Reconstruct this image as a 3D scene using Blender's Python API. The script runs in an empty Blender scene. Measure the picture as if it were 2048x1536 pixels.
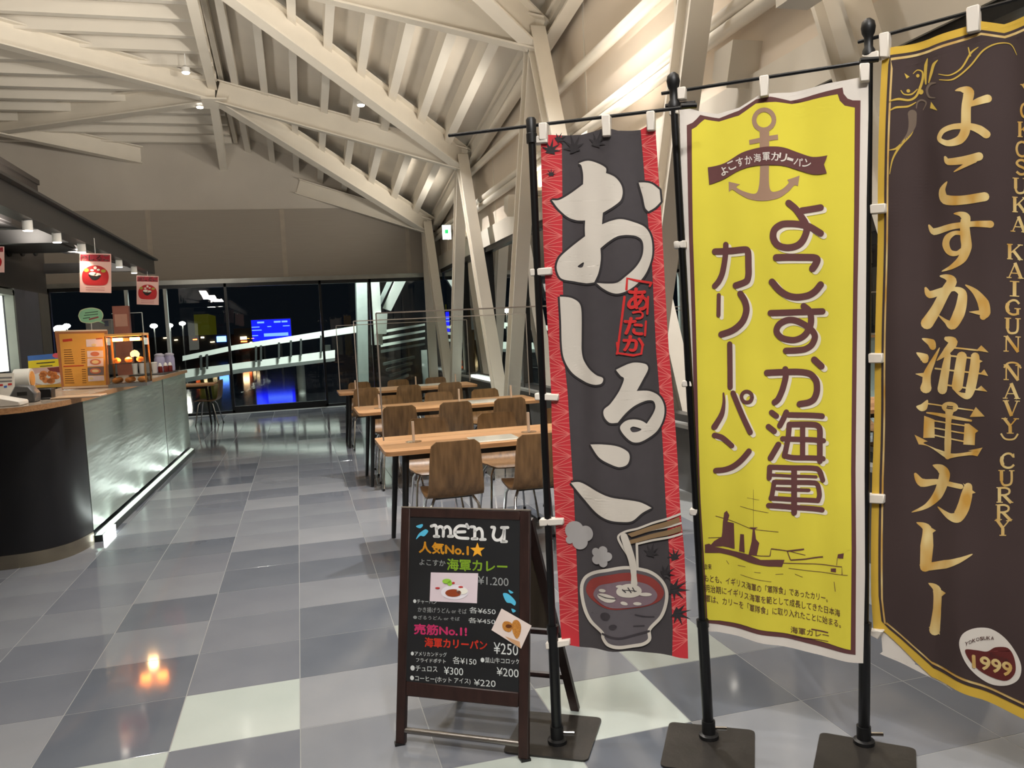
import bpy, bmesh, math, random
from mathutils import Vector, Matrix
from mathutils.geometry import tessellate_polygon
random.seed(7)
V = Vector
scene = bpy.context.scene
COL = scene.collection

# ---------------------------------------------------------------- camera
FPX, PITCH, ROLL, YAW, HCAM = 1583.9, -.07096518, -.0492412, .2608466, 1.4563
_F = V((math.sin(YAW)*math.cos(PITCH), math.cos(YAW)*math.cos(PITCH), math.sin(PITCH)))
_R0 = V((math.cos(YAW), -math.sin(YAW), 0)); _U0 = _R0.cross(_F)
_R = _R0*math.cos(ROLL) + _U0*math.sin(ROLL); _U = _R.cross(_F)
CAM = V((0, 0, HCAM))
cd = bpy.data.cameras.new('camera'); co = bpy.data.objects.new('camera', cd); COL.objects.link(co)
cd.sensor_width = 36.0; cd.lens = 36.0*FPX/2048; cd.clip_start = .05; cd.clip_end = 500
co.matrix_world = Matrix(((_R.x, _U.x, -_F.x, 0), (_R.y, _U.y, -_F.y, 0), (_R.z, _U.z, -_F.z, HCAM), (0, 0, 0, 1)))
scene.camera = co
def ray(u, v): return _F + _R*((u-1024)/FPX) - _U*((v-768)/FPX)
def G(u, v, z=0.0): d = ray(u, v); return CAM + d*((z-HCAM)/d.z)
def PY(u, v, Y): d = ray(u, v); return CAM + d*(Y/d.y)
def PX(u, v, X): d = ray(u, v); return CAM + d*(X/d.x)
def project(P):
    d = V(P)-CAM; z = d.dot(_F)
    return (1024+FPX*d.dot(_R)/z, 768-FPX*d.dot(_U)/z, z)

# ---------------------------------------------------------------- view, world
vs = scene.view_settings
vs.view_transform = 'Standard'; vs.look = 'None'; vs.gamma = 1.0; vs.use_curve_mapping = False
vs.exposure = 0.75
w = bpy.data.worlds.new('night'); scene.world = w; w.use_nodes = True
w.node_tree.nodes['Background'].inputs[0].default_value = (.006, .009, .013, 1)
w.node_tree.nodes['Background'].inputs[1].default_value = .25
scene.cycles.max_bounces = 8; scene.cycles.transparent_max_bounces = 24
scene.cycles.sample_clamp_indirect = 4.0
scene.cycles.use_denoising = True

def lamp(kind, name, loc, energy, color=(1, .93, .82), target=None, size=.2, size_y=None, spot=None, blend=.5, parent=None):
    l = bpy.data.lights.new(name, kind); l.energy = energy; l.color = color
    if kind == 'AREA':
        l.size = size
        if size_y: l.shape = 'RECTANGLE'; l.size_y = size_y
    else:
        l.shadow_soft_size = size
    if kind == 'SPOT': l.spot_size = spot; l.spot_blend = blend
    o = bpy.data.objects.new(name, l); COL.objects.link(o); o.location = loc
    if target is not None:
        o.rotation_euler = (V(target)-V(loc)).to_track_quat('-Z', 'Y').to_euler()
    return o

WARM = (1, .93, .82); NEUT = (1, .97, .94)
# added lamps that light the hall: column and canopy uplights, downlights, track spots (their fittings are built further down)
ADDED_UPL = [(2.50, -4.2, 3.0), (2.50, .9, 3.0), (2.50, 3.3, 3.0), (2.50, 6.5, 3.0), (2.96, 9.7, 3.12), (2.96, 14.2, 3.12)]  # boxes added on the side the roof light comes from
for x, y, z in ADDED_UPL:
    lamp('AREA', 'added_column_uplight', (x, y, z+.05), (16 if y < 7 else 4), WARM, (x-1.0, y, z+3.0), .12, .5)
    lamp('SPOT', 'added_column_upbeam', (x, y, z+.06), (1150 if y < 4 else 30 if y < 7 else 150 if y < 12 else 90), WARM, (x-5.0, y+3.6, z+3.6), .08, spot=math.radians(100), blend=1.0)
ADDED_CUP = [(-2.45, 4.4), (-2.45, 7.0), (-2.45, 9.6)]  # added to lift the left part of the ceiling
for x, y in ADDED_CUP:
    lamp('AREA', 'added_canopy_uplight', (x, y, 2.72), 34, WARM, (x+.3, y+1.2, 6), .2, 1.6)
ADDED_DOWN = [(-.7, 3.2, 180), (1.0, .4, 165), (-2.2, -.8, 240), (1.6, 6.4, 620), (-.6, 8.3, 45), (1.35, 4.2, 120), (-3.5, 1.5, 200), (.7, 8.6, 330)]  # invented downlights that brighten the floor and tables
for x, y, e in ADDED_DOWN:
    zz = 5.42+.135*(17.05-y)-(.44*(x+.95) if x > -.95 else 0)-.12
    lamp('SPOT', 'added_downlight_beam', (x, y, zz), e, NEUT, (x, y+(1.6 if y > 8.8 else .01), 0), .08, spot=math.radians(100), blend=.85)
BSPOT = [((PY(400, 218, 14.4)), (-1.75, 15.0, .4), 260), ((PY(722, 212, 12.6)), (2.7, 12.2, 1.4), 420)]
for a_, b_, e in BSPOT:
    lamp('SPOT', 'beam_spot', a_-V((0, 0, .02)), e, NEUT, b_, .05, spot=math.radians(75), blend=.9)
ADDED_TRACK = [((.1, -.9, 4.7), (1.0, 2.5, 1.2), 150), ((.7, -1.1, 4.7), (1.5, 2.3, 1.2), 150), ((.9, -1.4, 4.7), (2.0, 1.9, 1.2), 90), ((-.8, -1.0, 4.7), (.5, 2.6, .5), 90)]  # added spots that brighten the banners and the easel
for a_, b_, e in ADDED_TRACK:
    lamp('SPOT', 'added_track_beam', a_, e, NEUT, b_, .06, spot=math.radians(50), blend=.9)

# ---------------------------------------------------------------- materials
def lin(c): return tuple(((x/255)/12.92 if x/255 <= .04045 else ((x/255+.055)/1.055)**2.4) for x in c)
MATS = {}
def mat(name, rgb, rough=.5, metal=0, var=.06, scale=6, bump=0, bscale=60, stretch=None, rgb2=None, emis=None, es=0, spec=.5, detail=3, coat=0, wave=None):
    if name in MATS: return MATS[name]
    m = bpy.data.materials.new(name); m.use_nodes = True; nt = m.node_tree; N = nt.nodes; L = nt.links
    b = N['Principled BSDF']; c = lin(rgb)
    b.inputs['Roughness'].default_value = rough; b.inputs['Metallic'].default_value = metal
    b.inputs['Specular IOR Level'].default_value = spec
    b.inputs['Coat Weight'].default_value = coat
    tc = N.new('ShaderNodeTexCoord'); mp = N.new('ShaderNodeMapping'); L.new(tc.outputs['Object'], mp.inputs[0])
    if stretch: mp.inputs['Scale'].default_value = stretch
    if wave:
        n = N.new('ShaderNodeTexWave'); n.inputs['Scale'].default_value = scale; n.inputs['Distortion'].default_value = wave; n.inputs['Detail'].default_value = detail
    else:
        n = N.new('ShaderNodeTexNoise'); n.inputs['Scale'].default_value = scale; n.inputs['Detail'].default_value = detail
    L.new(mp.outputs[0], n.inputs['Vector'])
    r = N.new('ShaderNodeValToRGB'); L.new(n.outputs[0], r.inputs[0])
    c2 = lin(rgb2) if rgb2 else tuple(min(1, x*(1+var)) for x in c)
    c1 = c if rgb2 else tuple(x*(1-var) for x in c)
    r.color_ramp.elements[0].position = .3; r.color_ramp.elements[1].position = .7
    r.color_ramp.elements[0].color = (*c1, 1); r.color_ramp.elements[1].color = (*c2, 1)
    L.new(r.outputs[0], b.inputs['Base Color'])
    if bump:
        n2 = N.new('ShaderNodeTexNoise'); n2.inputs['Scale'].default_value = bscale; L.new(mp.outputs[0], n2.inputs['Vector'])
        bp = N.new('ShaderNodeBump'); bp.inputs['Strength'].default_value = bump; bp.inputs['Distance'].default_value = .01
        L.new(n2.outputs[0], bp.inputs['Height']); L.new(bp.outputs[0], b.inputs['Normal'])
    if emis:
        b.inputs['Emission Color'].default_value = (*lin(emis), 1); b.inputs['Emission Strength'].default_value = es
    MATS[name] = m
    return m
def glassmat(name, tint=(1, 1, 1), ior=1.5, gain=1.0, rough=0.0):
    if name in MATS: return MATS[name]
    m = bpy.data.materials.new(name); m.use_nodes = True; nt = m.node_tree; N = nt.nodes; L = nt.links
    N.remove(N['Principled BSDF']); out = N['Material Output']
    t = N.new('ShaderNodeBsdfTransparent'); t.inputs[0].default_value = (*tint, 1)
    g = N.new('ShaderNodeBsdfGlossy'); g.inputs['Roughness'].default_value = rough
    fr = N.new('ShaderNodeFresnel'); fr.inputs[0].default_value = ior
    mu = N.new('ShaderNodeMath'); mu.operation = 'MULTIPLY'; mu.inputs[1].default_value = gain; mu.use_clamp = True
    mx = N.new('ShaderNodeMixShader'); L.new(fr.outputs[0], mu.inputs[0]); L.new(mu.outputs[0], mx.inputs[0])
    L.new(t.outputs[0], mx.inputs[1]); L.new(g.outputs[0], mx.inputs[2]); L.new(mx.outputs[0], out.inputs[0])
    MATS[name] = m
    return m
def emit(name, rgb, s): return mat(name, rgb, .5, var=0, emis=rgb, es=s)

STEEL = mat('cream_painted_steel', (226, 218, 204), .42, var=.03, scale=3)
DECK = mat('cream_roof_deck', (216, 208, 196), .6, var=.04, scale=2)
JOIST = mat('cream_joist_paint', (226, 219, 207), .5, var=.03, scale=2)
WALLU = mat('upper_wall_plaster', (198, 190, 179), .8, var=.04, scale=1.5)
BAND = mat('taupe_ribbed_panel', (158, 149, 138), .7, var=.06, scale=40, stretch=(.05, .05, 6), bump=.2, bscale=60)
BLACKM = mat('black_window_frame', (30, 31, 33), .3, .3, var=.1)
GLASS = glassmat('window_glass', (.93, .96, .95), 1.5, 1.6)
ACRYL = glassmat('clear_acrylic', (.97, .98, .97), 1.45, .6)
ACREDGE = mat('acrylic_edge', (150, 140, 130), .3, var=.05)
CHROME = mat('chrome', (215, 215, 215), .12, 1, var=.02)
BLACKP = mat('black_powder_coat', (20, 20, 21), .45, var=.1, scale=20)
BLACKG = mat('black_gloss_tube', (14, 14, 15), .3, var=.1)
OAK = mat('oak_table_top', (196, 150, 104), .38, rgb2=(168, 120, 78), scale=5, stretch=(1, 14, 14), detail=6)
OAKE = mat('oak_edge', (186, 140, 96), .45, rgb2=(150, 106, 68), scale=6, stretch=(1, 14, 14))
WALNUT = mat('walnut_plywood', (144, 108, 70), .4, rgb2=(106, 78, 48), scale=4, stretch=(9, 9, .8), detail=6, bump=.05)
DARKWOOD = mat('dark_stained_wood', (52, 32, 28), .4, rgb2=(38, 22, 19), scale=5, stretch=(8, 8, 1))
CHALK = mat('black_chalkboard', (28, 29, 31), .45, var=.2, scale=4)
PLATE = mat('dark_steel_plate', (40, 37, 34), .35, 0, var=.35, scale=7, bump=.05)
WHITEP = mat('white_paint', (235, 233, 228), .5, var=.02)
WHITET = mat('white_nylon_tab', (228, 220, 208), .7, var=.03)

# ---------------------------------------------------------------- mesh building
class MB:
    def __init__(s): s.v = []; s.f = []; s.sm = []
    def add(s, vs, fs, smooth=False):
        o = len(s.v); s.v += [V(p) for p in vs]; s.f += [tuple(i+o for i in f) for f in fs]; s.sm += [smooth]*len(fs); return s
    def box(s, a, b, M=None):
        x0, y0, z0 = a; x1, y1, z1 = b
        x0, x1 = min(x0, x1), max(x0, x1); y0, y1 = min(y0, y1), max(y0, y1); z0, z1 = min(z0, z1), max(z0, z1)
        vs = [V(p) for p in ((x0,y0,z0),(x1,y0,z0),(x1,y1,z0),(x0,y1,z0),(x0,y0,z1),(x1,y0,z1),(x1,y1,z1),(x0,y1,z1))]
        if M: vs = [M @ p for p in vs]
        return s.add(vs, [(0,3,2,1),(4,5,6,7),(0,1,5,4),(1,2,6,5),(2,3,7,6),(3,0,4,7)])
    def obox(s, c, ax, ay, az, hx, hy, hz):
        c = V(c); vs = []
        for k in (-1, 1):
            for i, j in ((-1,-1),(1,-1),(1,1),(-1,1)): vs.append(c+ax*hx*i+ay*hy*j+az*hz*k)
        return s.add(vs, [(0,3,2,1),(4,5,6,7),(0,1,5,4),(1,2,6,5),(2,3,7,6),(3,0,4,7)])
    def prism(s, pts, ext, smooth=False):
        n = len(pts); pts = [V(p) for p in pts]; ext = V(ext)
        vs = pts+[p+ext for p in pts]
        tri = tessellate_polygon([pts])
        s.add(vs, [tuple(t) for t in tri]+[tuple(i+n for i in reversed(t)) for t in tri])
        o = len(s.v)-2*n
        for i in range(n):
            j = (i+1) % n; s.f.append((o+i, o+j, o+n+j, o+n+i)); s.sm.append(smooth)
        return s
    def tube(s, path, r, seg=10, cap=True):
        P = [V(p) for p in path]; n = len(P); rs = r if isinstance(r, (list, tuple)) else [r]*n
        rings = []; prev = None
        for i in range(n):
            t = (P[min(i+1, n-1)]-P[max(i-1, 0)]).normalized()
            if prev is None:
                a = V((0,0,1)) if abs(t.z) < .9 else V((1,0,0)); x = t.cross(a).normalized()
            else:
                x = (prev-t*prev.dot(t)).normalized()
            prev = x; y = t.cross(x)
            rings.append([P[i]+(x*math.cos(2*math.pi*k/seg)+y*math.sin(2*math.pi*k/seg))*rs[i] for k in range(seg)])
        vs = [p for q in rings for p in q]; fs = []
        for i in range(n-1):
            for k in range(seg):
                l = (k+1) % seg; fs.append((i*seg+k, i*seg+l, (i+1)*seg+l, (i+1)*seg+k))
        s.add(vs, fs, True)
        if cap:
            o = len(s.v)-len(vs)
            s.f.append(tuple(o+k for k in reversed(range(seg)))); s.sm.append(False)
            s.f.append(tuple(o+(n-1)*seg+k for k in range(seg))); s.sm.append(False)
        return s
    def lathe(s, c, prof, seg=20, cap=True):
        c = V(c); n = len(prof); vs = []
        for r, z in prof:
            for k in range(seg):
                a = 2*math.pi*k/seg; vs.append(c+V((r*math.cos(a), r*math.sin(a), z)))
        fs = []
        for i in range(n-1):
            for k in range(seg):
                l = (k+1) % seg; fs.append((i*seg+k, i*seg+l, (i+1)*seg+l, (i+1)*seg+k))
        s.add(vs, fs, True)
        if cap:
            o = len(s.v)-len(vs)
            s.f.append(tuple(o+k for k in reversed(range(seg)))); s.sm.append(False)
            s.f.append(tuple(o+(n-1)*seg+k for k in range(seg))); s.sm.append(False)
        return s
    def ball(s, c, r, seg=14, sq=(1,1,1)):
        n = seg//2; c = V(c); vs = []; fs = []
        for i in range(n+1):
            t = math.pi*i/n
            for k in range(seg):
                a = 2*math.pi*k/seg
                vs.append(c+V((r*sq[0]*math.sin(t)*math.cos(a), r*sq[1]*math.sin(t)*math.sin(a), r*sq[2]*math.cos(t))))
        for i in range(n):
            for k in range(seg):
                l = (k+1) % seg; fs.append((i*seg+k, (i+1)*seg+k, (i+1)*seg+l, i*seg+l))
        return s.add(vs, fs, True)
    def ibeam(s, p0, p1, d, w, tf=.022, tw=.014, up=V((0,0,1))):
        p0, p1 = V(p0), V(p1); a = (p1-p0); L = a.length; a.normalize()
        sd = a.cross(up).normalized(); u = sd.cross(a); m = (p0+p1)/2
        s.obox(m+u*tf/2, a, sd, u, L/2, w/2, tf/2)
        s.obox(m+u*(d-tf/2), a, sd, u, L/2, w/2, tf/2)
        s.obox(m+u*d/2, a, sd, u, L/2, tw/2, d/2-tf)
        return s

BASE = {}
def tag(o, label=None, cat=None, group=None, kind=None):
    if label: o['label'] = label
    if cat: o['category'] = cat
    if group: o['group'] = group
    if kind: o['kind'] = kind
    return o
def thing(name, label, cat, loc=(0,0,0), group=None, kind=None):
    o = bpy.data.objects.new(name, None); COL.objects.link(o); o.location = loc; o.empty_display_size = .1
    BASE[o.name] = V(loc)
    return tag(o, label, cat, group, kind)
def obj(name, mb, m, parent=None, loc=None, bevel=0, smooth=True):
    base = BASE[parent.name] if parent else V(loc if loc is not None else (0,0,0))
    me = bpy.data.meshes.new(name); me.from_pydata([tuple(p-base) for p in mb.v], [], mb.f)
    me.polygons.foreach_set('use_smooth', mb.sm)
    bm = bmesh.new(); bm.from_mesh(me); bmesh.ops.recalc_face_normals(bm, faces=bm.faces)
    if bevel:
        es = [e for e in bm.edges if len(e.link_faces) == 2 and e.calc_face_angle(0) > .5]
        bmesh.ops.bevel(bm, geom=es, offset=bevel, segments=1, affect='EDGES', clamp_overlap=True)
    bm.to_mesh(me); bm.free()
    me.set_sharp_from_angle(angle=math.radians(38))
    me.materials.append(m)
    o = bpy.data.objects.new(name, me); COL.objects.link(o)
    if parent: o.parent = parent
    else: o.location = base
    BASE[o.name] = base
    return o
def copy_tree(o, parent=None):
    c = o.copy(); COL.objects.link(c); c.parent = parent
    for ch in list(o.children): copy_tree(ch, c)
    return c
def struct(name, mb, m, label, cat, parent=None, bevel=0):
    o = obj(name, mb, m, parent, bevel=bevel)
    if not parent: tag(o, label, cat, None, 'structure')
    return o

# ---------------------------------------------------------------- flat print engine
def hermite(pts, closed=True, n=5):
    k = len(pts); out = []
    P = [V((p[0], p[1])) for p in pts]; W = [p[2] if len(p) > 2 and not closed else None for p in pts]
    C = [closed and len(p) > 2 and p[2] == 1 for p in pts]
    def tan(i):
        if C[i]: return V((0,0))
        if closed: return (P[(i+1) % k]-P[i-1])*.5
        return (P[min(i+1, k-1)]-P[max(i-1, 0)])*.5
    for i in range(k if closed else k-1):
        j = (i+1) % k; a, b = P[i], P[j]; ta, tb = tan(i), tan(j)
        L = (b-a).length
        if ta.length > L: ta = ta*(L/ta.length)
        if tb.length > L: tb = tb*(L/tb.length)
        for q in range(n):
            t = q/n; h1 = 2*t**3-3*t**2+1; h2 = t**3-2*t**2+t; h3 = -2*t**3+3*t**2; h4 = t**3-t**2
            p = a*h1+ta*h2+b*h3+tb*h4
            out.append((p.x, p.y) if closed else (p.x, p.y, (W[i] or 0)*(1-t)+(W[j] or 0)*t))
    if not closed: out.append((P[-1].x, P[-1].y, W[-1] or 0))
    return out
def t_poly(pts, holes=(), smooth=True):
    loops = [hermite(l) if smooth else [(p[0], p[1]) for p in l] for l in (pts, *holes)]
    flat = [q for l in loops for q in l]
    tri = tessellate_polygon([[V((x, y, 0)) for x, y in l] for l in loops])
    return [(flat[a], flat[b], flat[c]) for a, b, c in tri]
def t_disc(c, rx, ry=None, n=24, rot=0):
    ry = ry or rx; cr, sr = math.cos(rot), math.sin(rot)
    q = []
    for i in range(n):
        a = 2*math.pi*i/n; x, y = rx*math.cos(a), ry*math.sin(a); q.append((c[0]+x*cr-y*sr, c[1]+x*sr+y*cr))
    return [(c, q[i], q[(i+1) % n]) for i in range(n)]
def t_stroke(pts, w=None, caps=True, smooth=True):
    p = [(a[0], a[1], (a[2] if len(a) > 2 else w)) for a in pts]
    s = hermite(p, False, 6) if smooth and len(p) > 2 else p
    L, Rr = [], []; n = len(s); tris = []
    for i in range(n):
        a = s[max(i-1, 0)]; b = s[min(i+1, n-1)]; dx, dy = b[0]-a[0], b[1]-a[1]; l = math.hypot(dx, dy) or 1
        nx, ny = -dy/l*s[i][2]/2, dx/l*s[i][2]/2
        L.append((s[i][0]+nx, s[i][1]+ny)); Rr.append((s[i][0]-nx, s[i][1]-ny))
    for i in range(n-1): tris += [(L[i], L[i+1], Rr[i+1]), (L[i], Rr[i+1], Rr[i])]
    if caps:
        for e in (s[0], s[-1]):
            if e[2] > 0: tris += t_disc((e[0], e[1]), e[2]/2, n=12)
    return tris
_fc = bpy.data.curves.new('lettering_curve', 'FONT'); _fo = bpy.data.objects.new('lettering_curve', _fc); COL.objects.link(_fo)
def t_text(body, quad, bold=0.0):
    """glyph outlines of body fitted to a pixel quad (tl, tr, br, bl)"""
    _fc.body = body; _fc.resolution_u = 3; _fc.fill_mode = 'FRONT'
    dg = bpy.context.evaluated_depsgraph_get(); dg.update()
    me = bpy.data.meshes.new_from_object(_fo.evaluated_get(dg)); me.calc_loop_triangles()
    co = [v.co.copy() for v in me.vertices]
    if not co: return []
    x0 = min(c.x for c in co); x1 = max(c.x for c in co); y0 = min(c.y for c in co); y1 = max(c.y for c in co)
    tl, tr, br, bl = [V(q) for q in quad]
    def mp(c):
        s = (c.x-x0)/max(x1-x0, 1e-6); t = (c.y-y0)/max(y1-y0, 1e-6)
        p = (bl*(1-s)+br*s)*(1-t)+(tl*(1-s)+tr*s)*t
        return (p.x, p.y)
    out = [tuple(mp(co[i]) for i in t.vertices) for t in me.loop_triangles]
    if bold:                                     # heavier weight: the same glyphs struck several times, slightly shifted
        k = bold*(tr-tl).length/max(x1-x0, 1e-6)*.55; base_ = list(out)
        for dx, dy in ((k, 0), (-k, 0), (0, k), (0, -k)): out += [tuple((x+dx, y+dy) for x, y in t) for t in base_]
    bpy.data.meshes.remove(me)
    return out
def rectq(x0, y0, x1, y1, skew=0): return ((x0, y0), (x1, y0+skew), (x1, y1+skew), (x0, y1))
def zoomer(x0, y0, s):
    def f(tris): return [tuple((x0+a*s, y0+b*s) for a, b in t) for t in tris]
    return f
class Sheet:
    """a printed plane in the scene: origin, in-plane axes, optional cloth ripple; pixels are carried to it along their rays"""
    def __init__(s, o, u, v, ripple=None):
        s.o, s.u, s.v = V(o), V(u).normalized(), V(v).normalized(); s.n = s.u.cross(s.v).normalized()
        if s.n.dot(CAM-s.o) < 0: s.n = -s.n
        s.rip = ripple or (lambda a, b: 0.0); s.k = 0
    def ab(s, p):
        d = ray(*p); t = (s.o-CAM).dot(s.n)/d.dot(s.n); q = CAM+d*t-s.o
        return (q.dot(s.u), q.dot(s.v))
    def P(s, a, b, off=0): return s.o+s.u*a+s.v*b+s.n*(off+s.rip(a, b))
    def px(s, x, y, off=0): a, b = s.ab((x, y)); return s.P(a, b, off)
    def put(s, name, tris, m, parent, layer=1, maxlen=None, pix=True, thick=0):
        bm = bmesh.new(); cache = {}
        for t in tris:
            q = [s.ab(p) for p in t] if pix else t
            ar = (q[1][0]-q[0][0])*(q[2][1]-q[0][1])-(q[2][0]-q[0][0])*(q[1][1]-q[0][1])
            if abs(ar) < 1e-10: continue
            if ar < 0: q = [q[0], q[2], q[1]]
            vv = []
            for p in q:
                k = (round(p[0], 5), round(p[1], 5))
                if k not in cache: cache[k] = bm.verts.new((p[0], p[1], 0))
                vv.append(cache[k])
            if len(set(vv)) == 3:
                try: bm.faces.new(vv)
                except ValueError: pass
        if maxlen:
            for _ in range(7):
                es = [e for e in bm.edges if e.calc_length() > maxlen]
                if not es: break
                bmesh.ops.subdivide_edges(bm, edges=es, cuts=1)
                bmesh.ops.triangulate(bm, faces=[f for f in bm.faces if len(f.verts) > 3])
        base = BASE[parent.name]; flip = s.u.cross(s.v).dot(s.n) < 0
        for v in bm.verts:
            v.co = s.P(v.co.x, v.co.y, layer*.0012)-base
        for f in bm.faces: f.smooth = True
        if flip: bmesh.ops.reverse_faces(bm, faces=bm.faces)
        if thick:
            off = s.n*thick; tw = {v: bm.verts.new(v.co-off) for v in bm.verts[:]}; rim = {}
            fs_ = bm.faces[:]; be = [e for e in bm.edges if len(e.link_faces) == 1]
            for f in fs_: bm.faces.new([tw[v] for v in reversed(f.verts)]).smooth = True
            for e in be:
                a, b = e.verts
                q = [bm.verts.new(p) for p in (a.co, b.co, tw[b].co, tw[a].co)]; bm.faces.new(q)
        me = bpy.data.meshes.new(name); bm.to_mesh(me); bm.free(); me.materials.append(m)
        if thick: me.set_sharp_from_angle(angle=math.radians(50))
        o = bpy.data.objects.new(name, me); COL.objects.link(o); o.parent = parent; BASE[o.name] = base
        return o
# ================================================================ STRUCTURE
YB = 17.05; XR = 3.10; XL = -8.0; YR = -14.5; HDR = 2.72; BANDT = 4.10
def zr(y): return 5.42+.135*(YB-y)                 # roof height along the ridge
def zroof(x, y): return zr(y) if x <= -.95 else zr(y)-.44*(x+.95)

# ---- floor: square vinyl tiles with fine pale joints
TS = .4572; TX0 = -.5594*TS/.4709; TY0 = 3.0777*TS/.4709
JNT = mat('pale_tile_joint', (142, 144, 144), .35, var=.05)
fl = struct('floor', MB().box((XL, YR, -.12), (XR, YB, -.0008)), JNT, 'glossy grey checked tile floor of the hall', 'floor')
TILE = [mat('tile_'+n, c, r, rgb2=c2, scale=1.6, detail=6, bump=.02, bscale=4, spec=.4) for n, c, c2, r in
        [('dark_slate', (90, 95, 104), (104, 109, 117), .07), ('slate', (104, 108, 116), (117, 120, 127), .08), ('mid_grey', (117, 120, 126), (130, 133, 138), .07),
         ('light_grey', (130, 133, 138), (143, 145, 149), .09), ('pale', (168, 177, 171), (184, 191, 185), .1), ('greenish_grey', (150, 156, 150), (160, 165, 160), .15)]]
def tile_mesh(m):
    g = .0020; b = .0005; mb = MB()
    o = TS/2-g; i = o-b
    vs = [(-o,-o,-.0008),(o,-o,-.0008),(o,o,-.0008),(-o,o,-.0008),(-o,-o,-b),(o,-o,-b),(o,o,-b),(-o,o,-b),(-i,-i,0),(i,-i,0),(i,i,0),(-i,i,0)]
    fs = [(8,9,10,11)]+[(k, (k+1)%4, 4+(k+1)%4, 4+k) for k in range(4)]+[(4+k, 4+(k+1)%4, 8+(k+1)%4, 8+k) for k in range(4)]
    me = bpy.data.meshes.new('tile'); me.from_pydata(vs, [], fs); me.materials.append(m); return me
TM = [tile_mesh(m) for m in TILE]
def cell(u, v): p = G(u, v); return (math.floor((p.x-TX0)/TS), math.floor((p.y-TY0)/TS))
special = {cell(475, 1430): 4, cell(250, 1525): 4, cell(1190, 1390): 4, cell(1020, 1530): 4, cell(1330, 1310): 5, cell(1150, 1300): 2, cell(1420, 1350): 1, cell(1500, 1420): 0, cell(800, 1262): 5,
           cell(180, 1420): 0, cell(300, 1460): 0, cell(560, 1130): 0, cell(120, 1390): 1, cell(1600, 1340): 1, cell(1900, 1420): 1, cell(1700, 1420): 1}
def tcol(i, j):
    if (i, j) in special: return special[(i, j)]
    r = random.Random(i*7919+j*104729+5).random()
    return 0 if r < .16 else 1 if r < .48 else 2 if r < .82 else 3
cells = []
for i in range(math.floor((XL-TX0)/TS)+1, math.floor((XR-TX0)/TS)):
    for j in range(math.floor((YR-TY0)/TS)+1, math.floor((YB-TY0)/TS)):
        c = V((TX0+(i+.5)*TS, TY0+(j+.5)*TS, 0)); vis = False
        if c.y > 1.2:
            u, v, z = project(c); vis = -120 < u < 2170 and v < 1700 and not (c.x < -1.9 and c.y < 11.2) and c.y < 16.6
        cells.append((0 if vis else 1, c.xy.length, i, j, c))
cells.sort(key=lambda t: t[:4])
rest = MB()
RM = []
for k, (h_, d_, i, j, c) in enumerate(cells):
    if k < 300:
        o = bpy.data.objects.new('tile', TM[tcol(i, j)]); COL.objects.link(o); o.parent = fl; o.location = c
    else:
        g = TS/2-.0020
        rest.add([(c.x-g, c.y-g, -.0004), (c.x+g, c.y-g, -.0004), (c.x+g, c.y+g, -.0004), (c.x-g, c.y+g, -.0004)], [(0,1,2,3)]); RM.append(min(tcol(i, j), 3))
me = bpy.data.meshes.new('tile_field'); me.from_pydata([tuple(p) for p in rest.v], [], rest.f)
for m in TILE[:4]: me.materials.append(m)
me.polygons.foreach_set('material_index', RM)
o = bpy.data.objects.new('tile_field', me); COL.objects.link(o); o.parent = fl; o['kind'] = 'stuff'

# ---- roof: level deck on the left of the ridge, falling deck on the right, joists below
def slab(x0, x1, y0, y1, t=.08, dz=0):
    a = [V((x0, y0, zroof(x0, y0)+dz)), V((x1, y0, zroof(x1, y0)+dz)), V((x1, y1, zroof(x1, y1)+dz)), V((x0, y1, zroof(x0, y1)+dz))]
    mb = MB(); mb.add(a+[p+V((0,0,t)) for p in a], [(0,1,2,3),(7,6,5,4),(0,4,5,1),(1,5,6,2),(2,6,7,3),(3,7,4,0)]); return mb
ce = struct('ceiling', slab(XL, -.95, YR, YB, dz=.2), DECK, 'cream metal roof deck falling towards the glazed end wall', 'ceiling')
obj('falling_deck', slab(-.95, XR+.3, YR, YB, dz=.2), DECK, ce)
y = YB-.25; k = 0
while y > -3:
    mb = MB(); z = zr(y); mb.box((XL, y-.055, z-.10), (-1.0, y+.055, z+.21)); obj('joist', mb, JOIST, ce)
    y -= .46; k += 1
x = -.72
while x < 3.0:
    mb = MB(); a = []
    for yy in (-3.0, YB):
        for xx in (x-.055, x+.055):
            a += [V((xx, yy, zroof(xx, yy)-.08)), V((xx, yy, zroof(xx, yy)+.21))]
    mb.add(a, [(0,1,3,2),(4,6,7,5),(0,4,5,1),(2,3,7,6),(0,2,6,4),(1,5,7,3)]); obj('joist', mb, JOIST, ce)
    x += .46
obj('ridge_plate', MB().add([V((-.98, -3, zr(-3)-.0)), V((-.90, -3, zr(-3)-.01)), V((-.90, YB, zr(YB)-.01)), V((-.98, YB, zr(YB))),
     V((-.98, -3, zr(-3)+.2)), V((-.90, -3, zr(-3)+.2)), V((-.90, YB, zr(YB)+.2)), V((-.98, YB, zr(YB)+.2))], [(0,3,2,1),(4,5,6,7),(0,1,5,4),(1,2,6,5),(2,3,7,6),(3,0,4,7)]), JOIST, ce)

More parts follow.
